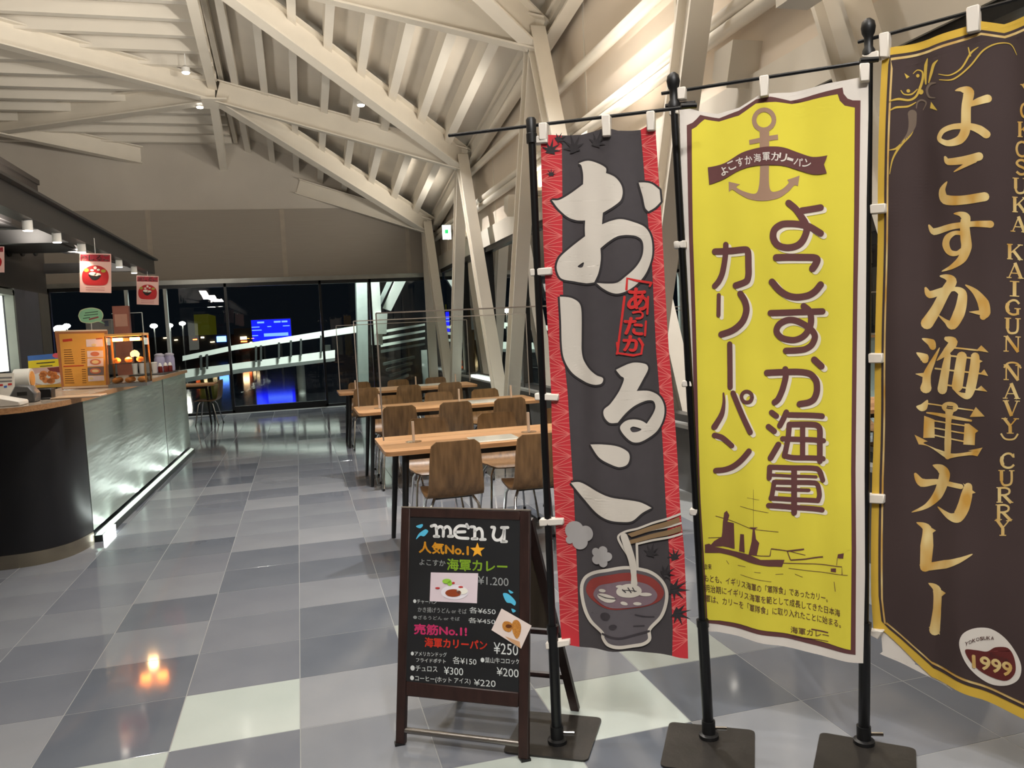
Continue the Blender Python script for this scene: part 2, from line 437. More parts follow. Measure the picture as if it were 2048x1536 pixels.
# ---- roof beams
XN = 2.75
N1, N2, N3 = PX(1073, 104, XN), PX(925, 342, XN), PX(855, 468, XN)
N0 = V((XN, 4.35, 4.98)); Nm = V((XN, .2, 5.45))
C2 = PY(430, 205, 14.2); C1 = V((-1.02, 10.4, 5.93)); C0 = V((-1.0, 6.45, 6.46))
Cm = V((-1.0, 2.3, 7.0))
L2 = V((-4.8, 16.0, 5.30)); L1 = V((-4.9, 11.7, 5.74)); L0 = V((-4.9, 7.6, 6.3))
def beam(name, p0, p1, d, w, label, e0=0, e1=0):
    p0, p1 = V(p0), V(p1); a = (p1-p0).normalized()
    mb = MB(); mb.ibeam(p0-a*e0, p1+a*e1, d, w)
    return struct(name, mb, STEEL, label, 'beam')
D = .36
beam('roof_beam', N2, C1, D, .2, 'cream diagonal I-beam rising from the second wall node to the nearer ridge joint')
beam('roof_beam', N2, C2, D, .2, 'cream diagonal I-beam from the second wall node to the ridge joint by the spotlight')
beam('roof_beam', N3, C2, D, .2, 'cream diagonal I-beam from the lowest wall node by the exit sign to the ridge')
beam('roof_beam', N1, C1, D, .2, 'cream diagonal I-beam falling from the ridge to the high wall node above the black banner')
beam('roof_beam', N1, C0, D, .2, 'steep cream I-beam leaving the high wall node towards the front ridge joint')
beam('roof_beam', N0, C0, D, .2, 'cream I-beam high above the banners falling to the right wall')
beam('roof_beam', L1, C2, D, .2, 'deep cream I-beam crossing the ribbed ceiling above the kitchen counter', 2.0)
beam('roof_beam', L2, C2, D, .2, 'cream I-beam running back from the ridge joint towards the left end wall', 2.0)
beam('roof_beam', L1, C1, D, .2, 'cream I-beam from the left roof node to the nearer ridge joint')
beam('roof_beam', L0, C1, D, .2, 'cream I-beam from the front left roof node to the nearer ridge joint')
pL = (PY(275, 293, YB)+PY(285, 328, YB))/2; pL = V((pL.x, YB, PY(285, 328, YB).z))
beam('roof_beam', L2+V((-.3, -.1, .02)), pL, .33, .2, 'short cream beam stub ending on the left of the end wall', 1.5)
beam('roof_beam', PY(592, 388, YB), N3, .31, .2, 'cream beam along the end wall running down to the exit sign column')
r0 = V((C2.x-.02, C2.y, C2.z+.2)); r1 = V((C1.x, C1.y, C1.z+.02))
beam('ridge_beam', r0, r1, .2, .14, 'slim cream beam under the ridge between the two joints', 0, 6)
beam('ridge_beam', C2+V((-.03, .1, .0)), PY(447, 340, YB), .28, .14, 'slim cream ridge beam ending on the end wall')
for nm, c in (('joint_plate', C2),):
    struct(nm, MB().obox(c+V((0,0,-.012)), V((1,0,0)), V((0,1,-.135)).normalized(), V((0,.135,1)).normalized(), .2, .2, .012), STEEL, 'cream steel plate under the ridge joint', 'plate')
# eaves beam over the wall nodes
for a, b, t in ((N3, N2, 'between the exit sign column and the second node'), (N2, N1, 'between the second node and the high node'), (N1, N0, 'above the black banner'), (N0, Nm, 'above the yellow banner')):
    beam('eaves_beam', a+V((.2, 0, .17)), b+V((.2, 0, .17)), .26, .16, 'cream eaves beam along the window wall '+t)

# ---- raking columns in V pairs
def raking(node, by, label):
    b = V((XN, by, .0)); t = V((node.x, node.y, node.z+.25)); a = (t-b).normalized()
    mb = MB(); mb.ibeam(b+V((0, (.09 if node.y > by else -.09)-.10*a.z, 0)), t+V((0, -.10*a.z, 0)), .21, .17, .025, .045, up=V((0, a.z, -a.y)))
    mb.box((XN-.16, by-.3, 0), (XN+.16, by+.3, .03)) if node.y > by else None
    return struct('raking_column', mb, STEEL, label, 'column')
B1y, B2y, B0y = (N1.y+N2.y)/2, (N2.y+N3.y)/2, (N1.y+N0.y)/2
raking(N3, B2y, 'cream raking steel column under the exit sign node leaning away from the glass end wall')
raking(N2, B2y, 'cream raking column from the second wall node down beside the far dining table')
raking(N2, B1y, 'cream raking column from the second wall node down towards the middle dining table')
raking(N1, B1y, 'cream raking column from the high node down to the shared foot by the middle table')
raking(N1, B0y, 'cream raking column between the black banner and the window wall')
raking(N0, B0y, 'cream raking column behind the gap between the black and yellow banners')
raking(N0, (N0.y+Nm.y)/2, 'cream raking column behind the yellow banner')
struct('corner_column', MB().ibeam((XN, 16.62, 0), (XN, 16.62, N3.z+.2), .2, .16, .03, .04, up=V((0, 1, 0))), STEEL, 'upright cream steel column in the corner below the exit sign node', 'column')

# ---- walls
wb = struct('wall_back', MB().prism([(XL, YB, BANDT), (XR+.2, YB, BANDT), (XR+.2, YB, zroof(XR+.2, YB)+.2), (-.95, YB, zr(YB)+.22), (XL, YB, zr(YB)+.22)], (0, .2, 0)), WALLU, 'plain taupe plaster wall above the ribbed band of the end wall', 'wall')
xs = [XL, -5.22, PY(295, 420, YB).x, PY(563, 420, YB).x, 2.40, XR+.2]
for a, b in zip(xs[:-1], xs[1:]):
    obj('band_panel', MB().box((a+.012, YB-.03, HDR), (b-.012, YB+.15, BANDT)), BAND, wb)
for a in xs[1:-1]:
    obj('seam_strip', MB().box((a-.045, YB-.036, HDR), (a+.045, YB-.01, BANDT)), mat('seam_paint', (170, 158, 144), .7), wb)
struct('trim_1', MB().box((XL, YB-.07, HDR-.09), (XR, YB+.1, HDR)), mat('head_rail_metal', (150, 150, 145), .3, .6, var=.08), 'grey metal head rail over the end wall glazing', 'trim')
WIN_T, WIN_B = 2.81, .60
wr = struct('wall_right', MB().prism([(XR, YR, WIN_T), (XR, YB, WIN_T), (XR, YB, zroof(XR, YB)+.2), (XR, YR, zroof(XR, YR)+.2)], (.15, 0, 0)), mat('cream_wall_panel', (228, 214, 197), .6, var=.03, scale=1), 'cream panelled wall above the side windows', 'wall')
obj('dado', MB().box((XR, YR, 0), (XR+.15, YB, WIN_B)), mat('grey_dado', (95, 95, 94), .6), wr)
obj('header_band', MB().box((XR-.05, YR, WIN_T-.02), (XR, YB, WIN_T+.26)), STEEL, wr)
for yy in [16.2-2.05*k for k in range(12)]:
    obj('panel_joint', MB().box((XR-.006, yy-.02, WIN_T+.26), (XR+.01, yy+.02, zroof(XR, yy)+.1)), STEEL, wr)
obj('window_ledge', MB().box((XR-.12, YR, WIN_B-.03), (XR, YB, WIN_B)), mat('grey_ledge', (150, 150, 146), .4), wr)
struct('wall_left', MB().box((XL-.15, YR, 0), (XL, YB, 10)), WALLU, 'plain taupe wall on the kitchen side', 'wall')
struct('wall_rear', MB().box((XL, YR-.15, 0), (XR+.2, YR, 10)), mat('rear_wall_paint', (120, 112, 104), .8), 'plain grey-brown wall at the other end of the hall', 'wall')
# pipes running along the window wall
for (u, v), r, X in (((1215, 85), .055, 2.98), ((1450, 62), .05, 3.0), ((1240, 190), .05, 3.0)):
    p = PX(u, v, X)
    struct('wall_pipe', MB().tube([(X, -3, p.z), (X, YB, p.z)], r, 12), STEEL, 'cream painted pipe running along the window wall at %s height' % {0: 'upper', 1: 'lower', 2: 'middle'}[(0 if v == 85 else 1 if v == 62 else 2)], 'pipe')
for k, (u, v) in enumerate(((1480, 130), (1030, 410))):
    p = PX(u, v, 3.0)
    struct('wall_bracket', MB().prism([p+V((.1, -.12, .12)), p+V((.1, .12, .12)), p+V((.1, .16, -.05)), p+V((.1, -.02, -.16))], (-.22, 0, 0)), STEEL, 'small cream gusset bracket on the window wall ' + ('near the yellow banner' if k == 0 else 'by the second column'), 'bracket')

# ---- glazing of the end wall
MX = [XL, -5.4, -4.55, PY(250, 560, YB).x, PY(328, 560, YB).x, PY(449, 560, YB).x, PY(638, 553, YB).x, PY(738, 552, YB).x, XR]
fr = MB()
for x in [q for k, q in enumerate(MX) if 0 < k < len(MX)-1 and k not in (3, 4)]: fr.box((x-.024, YB-.05, 0), (x+.024, YB+.05, HDR-.09))
fr.box((XL, YB-.05, 0), (XR, YB+.05, .05)); fr.box((XL, YB-.05, HDR-.16), (XR, YB+.05, HDR-.09))
fr.box((MX[5], YB-.07, .05), (MX[6], YB+.05, .13))
w1 = struct('window_1', fr, BLACKM, 'black framed full height glazing with sliding door in the end wall', 'window')
for a, b in zip(MX[:-1], MX[1:]): obj('pane', MB().add([(a+.03, YB, .05), (b-.03, YB, .05), (b-.03, YB, HDR-.12), (a+.03, YB, HDR-.12)], [(0,1,2,3)]), GLASS, w1)
for x in (MX[3], MX[4]): obj('mullion', MB().box((x-.03, YB-.05, .05), (x+.03, YB+.05, HDR-.16)), mat('pale_mullion', (190, 196, 192), .4, .2), w1)
# ---- side windows
fr = MB(); WY = [YR, -10, -6, -2.0, N0.y-2.1, N0.y+.1, B0y+.1, N1.y+.1, B1y+.2, N2.y+.1, B2y+.2, YB]
for yy in WY[1:-1]: fr.box((XR-.04, yy-.05, WIN_B), (XR+.09, yy+.05, WIN_T))
fr.box((XR-.03, YR, WIN_B), (XR+.09, YB, WIN_B+.06)); fr.box((XR-.03, YR, WIN_T-.1), (XR+.09, YB, WIN_T))
w2 = struct('window_2', fr, BLACKM, 'black framed side windows behind the raking columns', 'window')
for a, b in zip(WY[:-1], WY[1:]): obj('pane', MB().add([(XR+.03, a+.04, WIN_B+.05), (XR+.03, b-.04, WIN_B+.05), (XR+.03, b-.04, WIN_T-.08), (XR+.03, a+.04, WIN_T-.08)], [(0,1,2,3)]), GLASS, w2)

# ================================================================ OUTSIDE, BEYOND THE GLASS
GRND = mat('glossy_dark_asphalt', (30, 32, 34), .07, var=.2, scale=3, bump=.01, bscale=4, spec=.6)  # gloss added so the blue stand-in board mirrors in it
struct('outdoor_ground', MB().box((-60, YB+.2, -.35), (60, 140, -.05)).box((XR+.2, -40, -.35), (60, YB+.2, -.05)), GRND, 'dark asphalt ground outside the windows', 'ground')
RW = mat('pale_green_white_paint', (214, 222, 213), .55, var=.03)
YO = 21.5
lamp('AREA', 'outdoor_floodlight', (1.0, 18.6, 4.6), 330, (.93, 1, .95), (-1.5, 21.8, .5), 1.0, .5)
def opoly(pts, y, dy): return [PY(u, v, y) for u, v in pts]
ramp = thing('outdoor_ramp', 'pale green white ramp with thick handrail rising past the end wall glass', 'ramp', PY(600, 790, YO))
obj('handrail', MB().prism(opoly([(365, 722), (470, 700), (735, 662), (735, 648), (470, 690), (365, 712)], YO, 0), (0, .25, 0)), RW, ramp)
obj('parapet', MB().prism(opoly([(365, 762), (470, 748), (670, 719), (670, 700), (470, 727), (365, 740)], YO+.1, 0), (0, .12, 0)), RW, ramp)
obj('deck_slab', MB().prism(opoly([(365, 766), (480, 746), (670, 722), (670, 716), (480, 738), (365, 757)], YO, 0), (0, 1.8, 0)), mat('ramp_slab', (90, 96, 92), .7), ramp)
for u in (400, 412, 510, 520, 556, 580, 600, 640):
    t = (u-365)/305
    obj('rail_post', MB().prism(opoly([(u, 745-44*t), (u+4, 745-44*t), (u+4, 716-50*t), (u, 716-50*t)], YO-.03, 0), (0, .06, 0)), mat('ramp_post_dark', (50, 56, 54), .5), ramp)
for u, v0, v1 in ((605, 724, 797), (655, 690, 724)):
    p = PY(u, v1, YO+.7); q = PY(u, v0, YO+.7)
    obj('column', MB().tube([p, V((p.x, p.y, q.z))], .11, 14), RW, ramp)
wc = thing('outdoor_column', 'tall white steel column outside the glass behind the acrylic screens', 'column', PY(765, 700, 19.2))
obj('shaft', MB().prism(opoly([(740, 548), (758, 548), (766, 690), (745, 690)], 19.2, 0), (0, .3, 0)), RW, wc)
obj('brace', MB().prism(opoly([(792, 558), (812, 562), (782, 622), (766, 616)], 19.3, 0), (0, .15, 0)), RW, wc)
obj('brace', MB().prism(opoly([(780, 552), (790, 552), (762, 610), (760, 596)], 19.8, 0), (0, .15, 0)), mat('brace_grey', (150, 160, 155), .6), wc)
obj('plinth', MB().prism(opoly([(752, 626), (775, 626), (773, 668), (752, 668)], 19.1, 0), (0, .3, 0)), RW, wc)
wc2 = tag(obj('outdoor_pier', MB().prism(opoly([(712, 552), (734, 552), (738, 790), (718, 790)], 20.2, 0), (0, .4, 0)), mat('pier_grey', (140, 150, 145), .7), loc=PY(728, 790, 20.2)), 'pale grey concrete pier outside the glass beside the white column', 'pier')
st = thing('outdoor_stair', 'grey outdoor stair with rails seen through the far right glass', 'stair', PY(810, 760, 20.5))
for v, t in ((655, .06), (668, .05), (682, .1), (694, .06)):
    obj('rail', MB().prism(opoly([(762, v+6), (850, v-8), (850, v-4), (762, v+12)], 20.5, 0), (0, t, 0)), RW if v < 690 else mat('stair_grey', (64, 72, 69), .7), st)
for k in range(5):
    obj('step', MB().prism(opoly([(768+6*k, 726+12*k), (830-4*k, 712+12*k), (830-4*k, 717+12*k), (768+6*k, 731+12*k)], 20.2-.3*k, 0), (0, .3, 0)), mat('stair_grey', (70, 78, 75), .7), st)
obj('stair_post', MB().box(PY(850, 760, 20.5)+V((-.05, 0, -.4)), PY(850, 700, 20.5)+V((.05, .1, 0))), RW, st)
for q in (st,): obj('stringer', MB().box((PY(768, 740, 20.2).x, 19.4, -.06), (PY(800, 740, 20.2).x, 20.4, .1)), mat('stair_grey', (120, 130, 126), .7), st)
# street lamps and far lights
BULB = emit('street_bulb', (255, 250, 235), 24); POLE = mat('lamp_pole_grey', (120, 124, 124), .6)
def street_lamp(u, v, Y, hd, label, m=BULB):
    p = PY(u, v, Y); t = thing('street_lamp', label, 'street lamp', (p.x, p.y, -.05), 'street lamps beyond the end wall')
    obj('pole', MB().tube([(p.x, p.y, -.05), (p.x, p.y, p.z)], .045, 8), POLE, t)
    obj('lamp_head', MB().ball(p+V((0, -.1, 0)), hd, 12, (1.25, 1, .8)), m, t)
street_lamp(308, 652, 60, .2, 'bright street lamp, first of the three beyond the counter end')
street_lamp(340, 651, 60, .17, 'bright street lamp, middle of the three beyond the counter end')
street_lamp(365, 647, 60, .17, 'bright street lamp, last of the three beside the sliding door')
street_lamp(120, 658, 60, .32, 'wide bright street lamp seen beside the dark kitchen wall')
street_lamp(134, 652, 62, .2, 'small bright street lamp beside the wide one near the kitchen wall')
FAR = [((545, 662), None)]
SM = emit('far_window_light', (255, 225, 170), 7); SB = emit('far_blue_light', (90, 140, 255), 5); SR = emit('far_red_light', (255, 110, 50), 6); SG = emit('far_green_light', (150, 255, 190), 3)
def bldg(u0, v0, u1, v1, Y, lights, label, rgb=(26, 26, 30)):
    a, b = PY(u0, v1, Y), PY(u1, v0, Y); z0 = -.05
    t = thing('far_building', label, 'building', ((a.x+b.x)/2, Y, z0))
    obj('block', MB().box((a.x, Y, z0), (b.x, Y+8, b.z)), mat('far_wall_%d' % sum(rgb), rgb, .8) if rgb[1] < 90 else emit('yellow_reflection_glow', (104, 104, 14), .13), t)
    for u, v, du, dv, m in lights:
        p, q = PY(u-du, v+dv, Y-.02), PY(u+du, v-dv, Y-.02)
        obj('lit_window', MB().box((p.x, Y-.08, p.z), (q.x, Y+.02, q.z)), m, t)
bldg(285, 668, 455, 692, 75, [(405, 675, 3, 1.5, SM), (425, 684, 4, 1, SM), (390, 679, 4, 1, SR), (443, 678, 9, 6, SB), (330, 676, 3, 1, SM), (352, 680, 3, 1, SM)], 'low dark building with a pale blue lit window beyond the sliding door')
bldg(470, 655, 520, 700, 70, [(487, 676, 6, 3, SM), (488, 683, 6, 1.5, SR), (505, 687, 3, 1, SM), (492, 693, 8, 3, SR), (512, 681, 3, 1, SM)], 'low dark building with orange lights behind the door glass', (34, 24, 22))
bldg(392, 628, 416, 690, 90, [], 'dim yellow-green block added beyond the sliding door in place of a yellow reflection', (96, 96, 20))  # glowing block put in for a yellow reflection in the end glass
lp = PX(1003, 628, 30)
for k, (u, v, Y, r, m, lab) in enumerate(((1004, 628, 40, .2, BULB, 'bright lamp head seen between the middle raking columns'), (966, 660, 50, .12, BULB, 'small lamp seen low between the raking columns'), (1006, 658, 50, .14, BULB, 'small lamp beside the red light outside the side windows'))):
    p = PY(u, v, Y); t = thing('yard_lamp', lab, 'lamp', (p.x, p.y, -.05))
    obj('pole', MB().tube([(p.x, p.y, -.05), p], .05, 8), POLE, t); obj('lamp_head', MB().ball(p, r, 12, (1.3, 1, .6)), m, t)
for (u, v, Y, w_, h_, m, lab) in ((1018, 673, 45, .32, .3, SR, 'small red lit sign outside the side windows'), (1008, 689, 48, .5, .32, SG, 'small pale green lit sign outside the side windows'), (1063, 712, 20, .1, .2, emit('blue_sign_glow', (40, 40, 255), 3), 'tiny blue lit panel outside by the near raking column')):
    p = PY(u, v, Y)
    t = thing('lit_sign', lab, 'sign', (p.x, p.y, -.05))
    obj('post', MB().tube([(p.x, p.y+.1, -.05), (p.x, p.y+.1, p.z)], .05, 8), POLE, t); obj('face', MB().box((p.x-w_, p.y, p.z-h_), (p.x+w_, p.y+.1, p.z+h_)), m, t)
lamp('AREA', 'facade_floodlight', (4.6, 14.0, 5.0), 90, (.85, .95, 1), (8.5, 16, 2.5), .8, .8)
fw = thing('outdoor_facade', 'pale blue grey building facade across the yard outside the side windows', 'building', (9, 16, -.05))
obj('wall', MB().box((8.5, 6, -.05), (9.0, 30, 7)), mat('pale_facade', (120, 132, 140), .8, var=.15, scale=.6), fw)
for yy in (9, 12, 15, 18, 21): obj('pilaster', MB().box((8.35, yy, -.05), (8.5, yy+.3, 7)), mat('facade_pilaster', (150, 158, 162), .8), fw)
for zz in (2.9, 5.2): obj('ledge', MB().box((8.3, 6, zz), (8.5, 30, zz+.12)), mat('facade_pilaster', (150, 158, 162), .8), fw)
# glowing white strips on the side window ledge
for k, (y0, y1) in enumerate(((12.6, 14.1), (16.0, 16.9))):
    tag(obj('sill_strip', MB().box((XR-.1, y0, WIN_B), (XR-.04, y1, WIN_B+.04)), emit('sill_glow', (235, 245, 240), 3), loc=(XR-.07, (y0+y1)/2, WIN_B)), 'glowing white strip lying on the side window ledge ' + ('between the two column feet', 'in the corner by the end wall')[k], 'light strip')

# ---- blue board added outside for an indoor screen's reflection, mirrored in the ground
YBB = 46.0; c = PY(543, 660, YBB); sw = (PY(582, 660, YBB)-PY(504, 660, YBB)).length/2; sh = sw*.56; sx = c.x
dt = thing('reflected_screen_board', 'large blue lit board added outside in place of an indoor screen reflection', 'display', (sx, YBB, -.05))
obj('screen', MB().box((sx-sw, YBB-.02, c.z-sh), (sx+sw, YBB+.02, c.z+sh)), emit('blue_screen', (8, 20, 255), 1.1), dt)
obj('housing', MB().box((sx-sw-.05, YBB+.03, c.z-sh-.05), (sx+sw+.05, YBB+.2, c.z+sh+.05)).box((sx-.5, YBB+.03, -.05), (sx-.4, YBB+.13, c.z)).box((sx+.4, YBB+.03, -.05), (sx+.5, YBB+.13, c.z)), BLACKP, dt)
for k, (x0, x1, z0, z1) in enumerate(((-.7, -.35, .68, .84), (.15, .5, .68, .84), (.55, .85, .68, .84), (-1, -.6, .3, .38), (-.2, 0, .3, .38), (.6, .95, .3, .38), (-1, -.5, 0, .08), (-1, -.7, -.5, -.42), (-.4, .85, -.6, -.3))):
    obj('screen_text', MB().box((sx+x0*sw, YBB-.04, c.z+z0*sh), (sx+x1*sw, YBB-.025, c.z+z1*sh)), emit('screen_white', (120, 170, 255), .9), dt)
# ================================================================ FURNITURE
CS_ = mat('charcoal_steel', (52, 50, 50), .4, .3, var=.08)
# ---- fittings for the lamps set at the top; all but the beam spotlights added
for k, (x, y, z) in enumerate(ADDED_UPL):
    t = thing('added_column_uplight_box', 'small cream uplight box added beside a raking column, %s from the end wall' % ('sixth', 'fifth', 'fourth', 'third', 'second', 'first')[k], 'uplight', (x, y, z-.02), 'added uplight boxes on the raking columns')
    obj('housing', MB().box((x-.08, y-.27, z-.02), (x+.08, y+.27, z)).box((x-.09, y-.27, z-.02), (x-.08, y+.27, z+.045)).box((x+.08, y-.27, z-.02), (x+.09, y+.27, z+.045)), STEEL, t)
    obj('bracket', MB().box((x+.08, y-.03, z-.02), (XN-.08 if x < 2.7 else XR, y+.03, z+.01)), STEEL, t)
for k, (x, y) in enumerate(ADDED_CUP):
    t = thing('added_canopy_uplight_box', 'slim uplight box added on top of the counter canopy, %s from its tip' % ('third', 'second', 'first')[k], 'uplight', (x, y, 2.58), 'added uplight boxes on the counter canopy')
    obj('housing', MB().box((x-.12, y-.85, 2.58), (x+.12, y+.85, 2.66)), CS_, t)
for k, (x, y, e) in enumerate(ADDED_DOWN):
    z = zroof(x, y)-.1
    t = thing('added_ceiling_downlight', 'white downlight added under the roof above ' + ('the checked floor before the counter', 'the entrance floor', 'the open hall', 'the near dining table', 'the aisle beside the counter', 'the floor behind the chalkboard', 'the hall left of the counter', 'the middle dining tables')[k], 'downlight', (x, y, z), 'added ceiling downlights')
    obj('can', MB().lathe((x, y, z), [(.07, 0), (.075, .12), (.05, .16)], 16), WHITEP, t)
    obj('stem', MB().tube([(x, y, z+.16), (x, y, zroof(x, y)+.22)], .012, 6), WHITEP, t)
TR = obj('added_track_rail', MB().box((-1.4, -1.3, 4.84), (1.5, -1.26, 4.88)).box((-1.0, -1.29, 4.88), (-.98, -1.27, zroof(-1, -1.3)+.2)).box((1.2, -1.29, 4.88), (1.22, -1.27, zroof(1.2, -1.3)+.2)), WHITEP, loc=(0, -1.3, 4.84))
tag(TR, 'white lighting track added across the hall before the banners', 'track')
for k, (a_, b_, e) in enumerate(ADDED_TRACK):
    a_ = V(a_); d_ = (V(b_)-a_).normalized()
    t = thing('added_track_spotlight', 'added white track spotlight aimed at ' + ('the black banner', 'the yellow banner', 'the brown banner', 'the chalkboard easel')[k], 'spotlight', a_, 'added track spotlights')
    obj('can', MB().tube([a_-d_*.02, a_-d_*.16], .05, 14), WHITEP, t); obj('stem', MB().tube([a_-d_*.12, V((a_.x, -1.28, 4.85))], .01, 6), WHITEP, t)
SPOTE = emit('spot_lens', (255, 248, 235), 12)
for u, v, Y, lab in ((372, 147, 13.2, 'small lit spotlight beside the ridge beam above the counter'), (400, 216, 14.4, 'tiny lit spotlight under the ridge joint plate'), (722, 212, 12.6, 'small pale spotlight on the diagonal beam')):
    p = PY(u, v, Y); t = thing('beam_spotlight', lab, 'spotlight', p)
    obj('can', MB().lathe(p+V((0,0,.015)), [(.06, 0), (.062, .07), (.03, .1)], 14), WHITEP, t); obj('lens', MB().lathe(p, [(.05, 0), (.055, .015)], 14), SPOTE, t)
    obj('stem', MB().tube([p+V((0,0,.1)), V((p.x, p.y, zroof(p.x, p.y)+.05))], .01, 6), WHITEP, t)

# ---- dining tables
def table_proto(L, W, H):
    t = thing('dining_table', '', 'table')
    def rr(x0, x1, y0, y1, r=.04, n=4):
        o = []
        for cx, cy, a0 in ((x1-r, y1-r, 0), (x0+r, y1-r, 90), (x0+r, y0+r, 180), (x1-r, y0+r, 270)):
            for k in range(n+1): a = math.radians(a0+90*k/n); o.append((cx+r*math.cos(a), cy+r*math.sin(a)))
        return o
    obj('table_top', MB().prism([(x, y, H-.028) for x, y in rr(-L/2, L/2, -W/2, W/2)], (0, 0, .028)), OAK, t)
    obj('apron', MB().box((-L/2+.12, -W/2+.1, H-.075), (L/2-.12, -W/2+.13, H-.028)).box((-L/2+.12, W/2-.13, H-.075), (L/2-.12, W/2-.1, H-.028)).box((-L/2+.12, -W/2+.1, H-.06), (-L/2+.16, W/2-.1, H-.028)).box((L/2-.16, -W/2+.1, H-.06), (L/2-.12, W/2-.1, H-.028)), BLACKP, t)
    for sx in (-1, 1):
        for sy in (-1, 1):
            a = V((sx*(L/2-.14), sy*(W/2-.115), H-.03)); b = V((sx*(L/2-.09), sy*(W/2-.06), .012))
            lg = obj('leg', MB().tube([a, b], [.024, .016], 10), BLACKP, t)
            obj('foot_cap', MB().lathe((b.x, b.y, 0), [(.016, 0), (.016, .014)], 10), BLACKP, lg)
    return t
tp = table_proto(1.82, .75, .72)
T = [(1.39, 5.305, 'oak topped dining table with black legs behind the chalkboard menu, nearest the banners'), (1.42, 7.93, 'oak topped dining table, the middle one of the three in the row'), (1.38, 10.72, 'oak topped dining table, the one nearest the glass end wall in the row')]
for k, (x, y, lab) in enumerate(T):
    t = tp if k == 0 else copy_tree(tp)
    t.location = (x, y, 0); t['label'] = lab; t['category'] = 'table'; t['group'] = 'dining tables in the row'
pe_ = G(429, 767, .72); ft = copy_tree(tp); ft.location = (pe_.x-.91, pe_.y+.2, 0); ft.rotation_euler.z = 0; ft['label'] = 'oak topped table beside the glass end wall behind the counter end'
# ---- plywood shell chairs
def chair_proto():
    t = thing('dining_chair', '', 'chair')
    prof = [(.205, .425), (.19, .438), (.14, .444), (.05, .436), (-.06, .428), (-.12, .428), (-.165, .440), (-.198, .470), (-.215, .515), (-.228, .60), (-.240, .69), (-.250, .765), (-.252, .79)]
    hw = [.125, .165, .178, .182, .182, .180, .178, .175, .172, .166, .160, .150, .118]
    n = 9; mb = MB(); rows = []
    for side in (0, 1):
        for i, (y, z) in enumerate(prof):
            a = V((0, prof[max(i-1, 0)][0], prof[max(i-1, 0)][1])); b = V((0, prof[min(i+1, len(prof)-1)][0], prof[min(i+1, len(prof)-1)][1]))
            d = (b-a).normalized(); nn = V((0, -d.z, d.y))*(-1)
            for k in range(n):
                s = -1+2*k/(n-1); dish = .012*(1-s*s) if i > 7 else .006*(1-s*s)
                mb.v.append(V((s*hw[i], y, z))-nn*(-1)*0+nn*((.006 if side else -.006))+V((0, -dish if i > 7 else 0, -dish if i <= 7 else 0)))
    m = len(prof)
    def ix(sd, i, k): return sd*m*n+i*n+k
    for i in range(m-1):
        for k in range(n-1):
            mb.f.append((ix(0,i,k), ix(0,i,k+1), ix(0,i+1,k+1), ix(0,i+1,k))); mb.f.append((ix(1,i,k), ix(1,i+1,k), ix(1,i+1,k+1), ix(1,i,k+1)))
        for k in (0, n-1): mb.f.append((ix(0,i,k), ix(0,i+1,k), ix(1,i+1,k), ix(1,i,k)))
    for k in range(n-1):
        for i in (0, m-1): mb.f.append((ix(0,i,k), ix(0,i,k+1), ix(1,i,k+1), ix(1,i,k)))
    mb.sm = [True]*len(mb.f)
    obj('seat_shell', mb, WALNUT, t)
    for sx in (-1, 1):
        obj('leg', MB().tube([(sx*.12, .1, .415), (sx*.15, .13, .36), (sx*.185, .19, .01)], .0095, 8), CHROME, t)
        obj('leg', MB().tube([(sx*.12, -.08, .412), (sx*.15, -.12, .36), (sx*.185, -.20, .01)], .0095, 8), CHROME, t)
    obj('under_frame', MB().tube([(-.12, .1, .412), (.12, .1, .412)], .0095, 8).tube([(-.12, -.08, .41), (.12, -.08, .41)], .0095, 8).box((-.1, -.1, .418), (.1, .12, .426)), BLACKP, t)
    for sx in (-1, 1):
        for sy in (.19, -.20): obj('foot_cap', MB().lathe((sx*.185, sy, 0), [(.012, 0), (.012, .02)], 8), BLACKP, t)
    return t
cp = chair_proto(); first = True
tn = ('the table nearest the banners', 'the middle dining table', 'the table nearest the end wall')
on = ('first', 'second', 'third')
CH = [((4.71, (.885, 1.43, 1.97)), (6.10, (.93, 1.485, 2.02))), ((7.30, (.87, 1.39, 1.925)), (8.62, (.90, 1.45, 1.975))), ((10.10, (.79, 1.325, 1.87)), (11.45, (.80, 1.36, 1.91)))]
for ti, (near, far) in enumerate(CH):
    for side, (yb, xs_) in enumerate((near, far)):
        for k, x in enumerate(xs_):
            c_ = cp if first else copy_tree(cp); first = False
            j = random.uniform(-.03, .03)
            c_.location = (x, yb+(.25 if side == 0 else -.25), 0); c_.rotation_euler.z = (0 if side == 0 else math.pi)+j
            c_['label'] = 'walnut shell chair, %s from aisle, %s side, %s' % (on[k], 'chalkboard' if side == 0 else 'far', tn[ti]); c_['category'] = 'chair'; c_['group'] = 'walnut shell chairs around the dining tables'
p = G(425, 848)
c_ = copy_tree(cp); c_.location = (p.x-.05, p.y, 0); c_.rotation_euler.z = math.radians(82); c_['label'] = 'walnut shell chair seen side-on at the table by the glass end wall'; c_['group'] = 'walnut shell chairs around the dining tables'
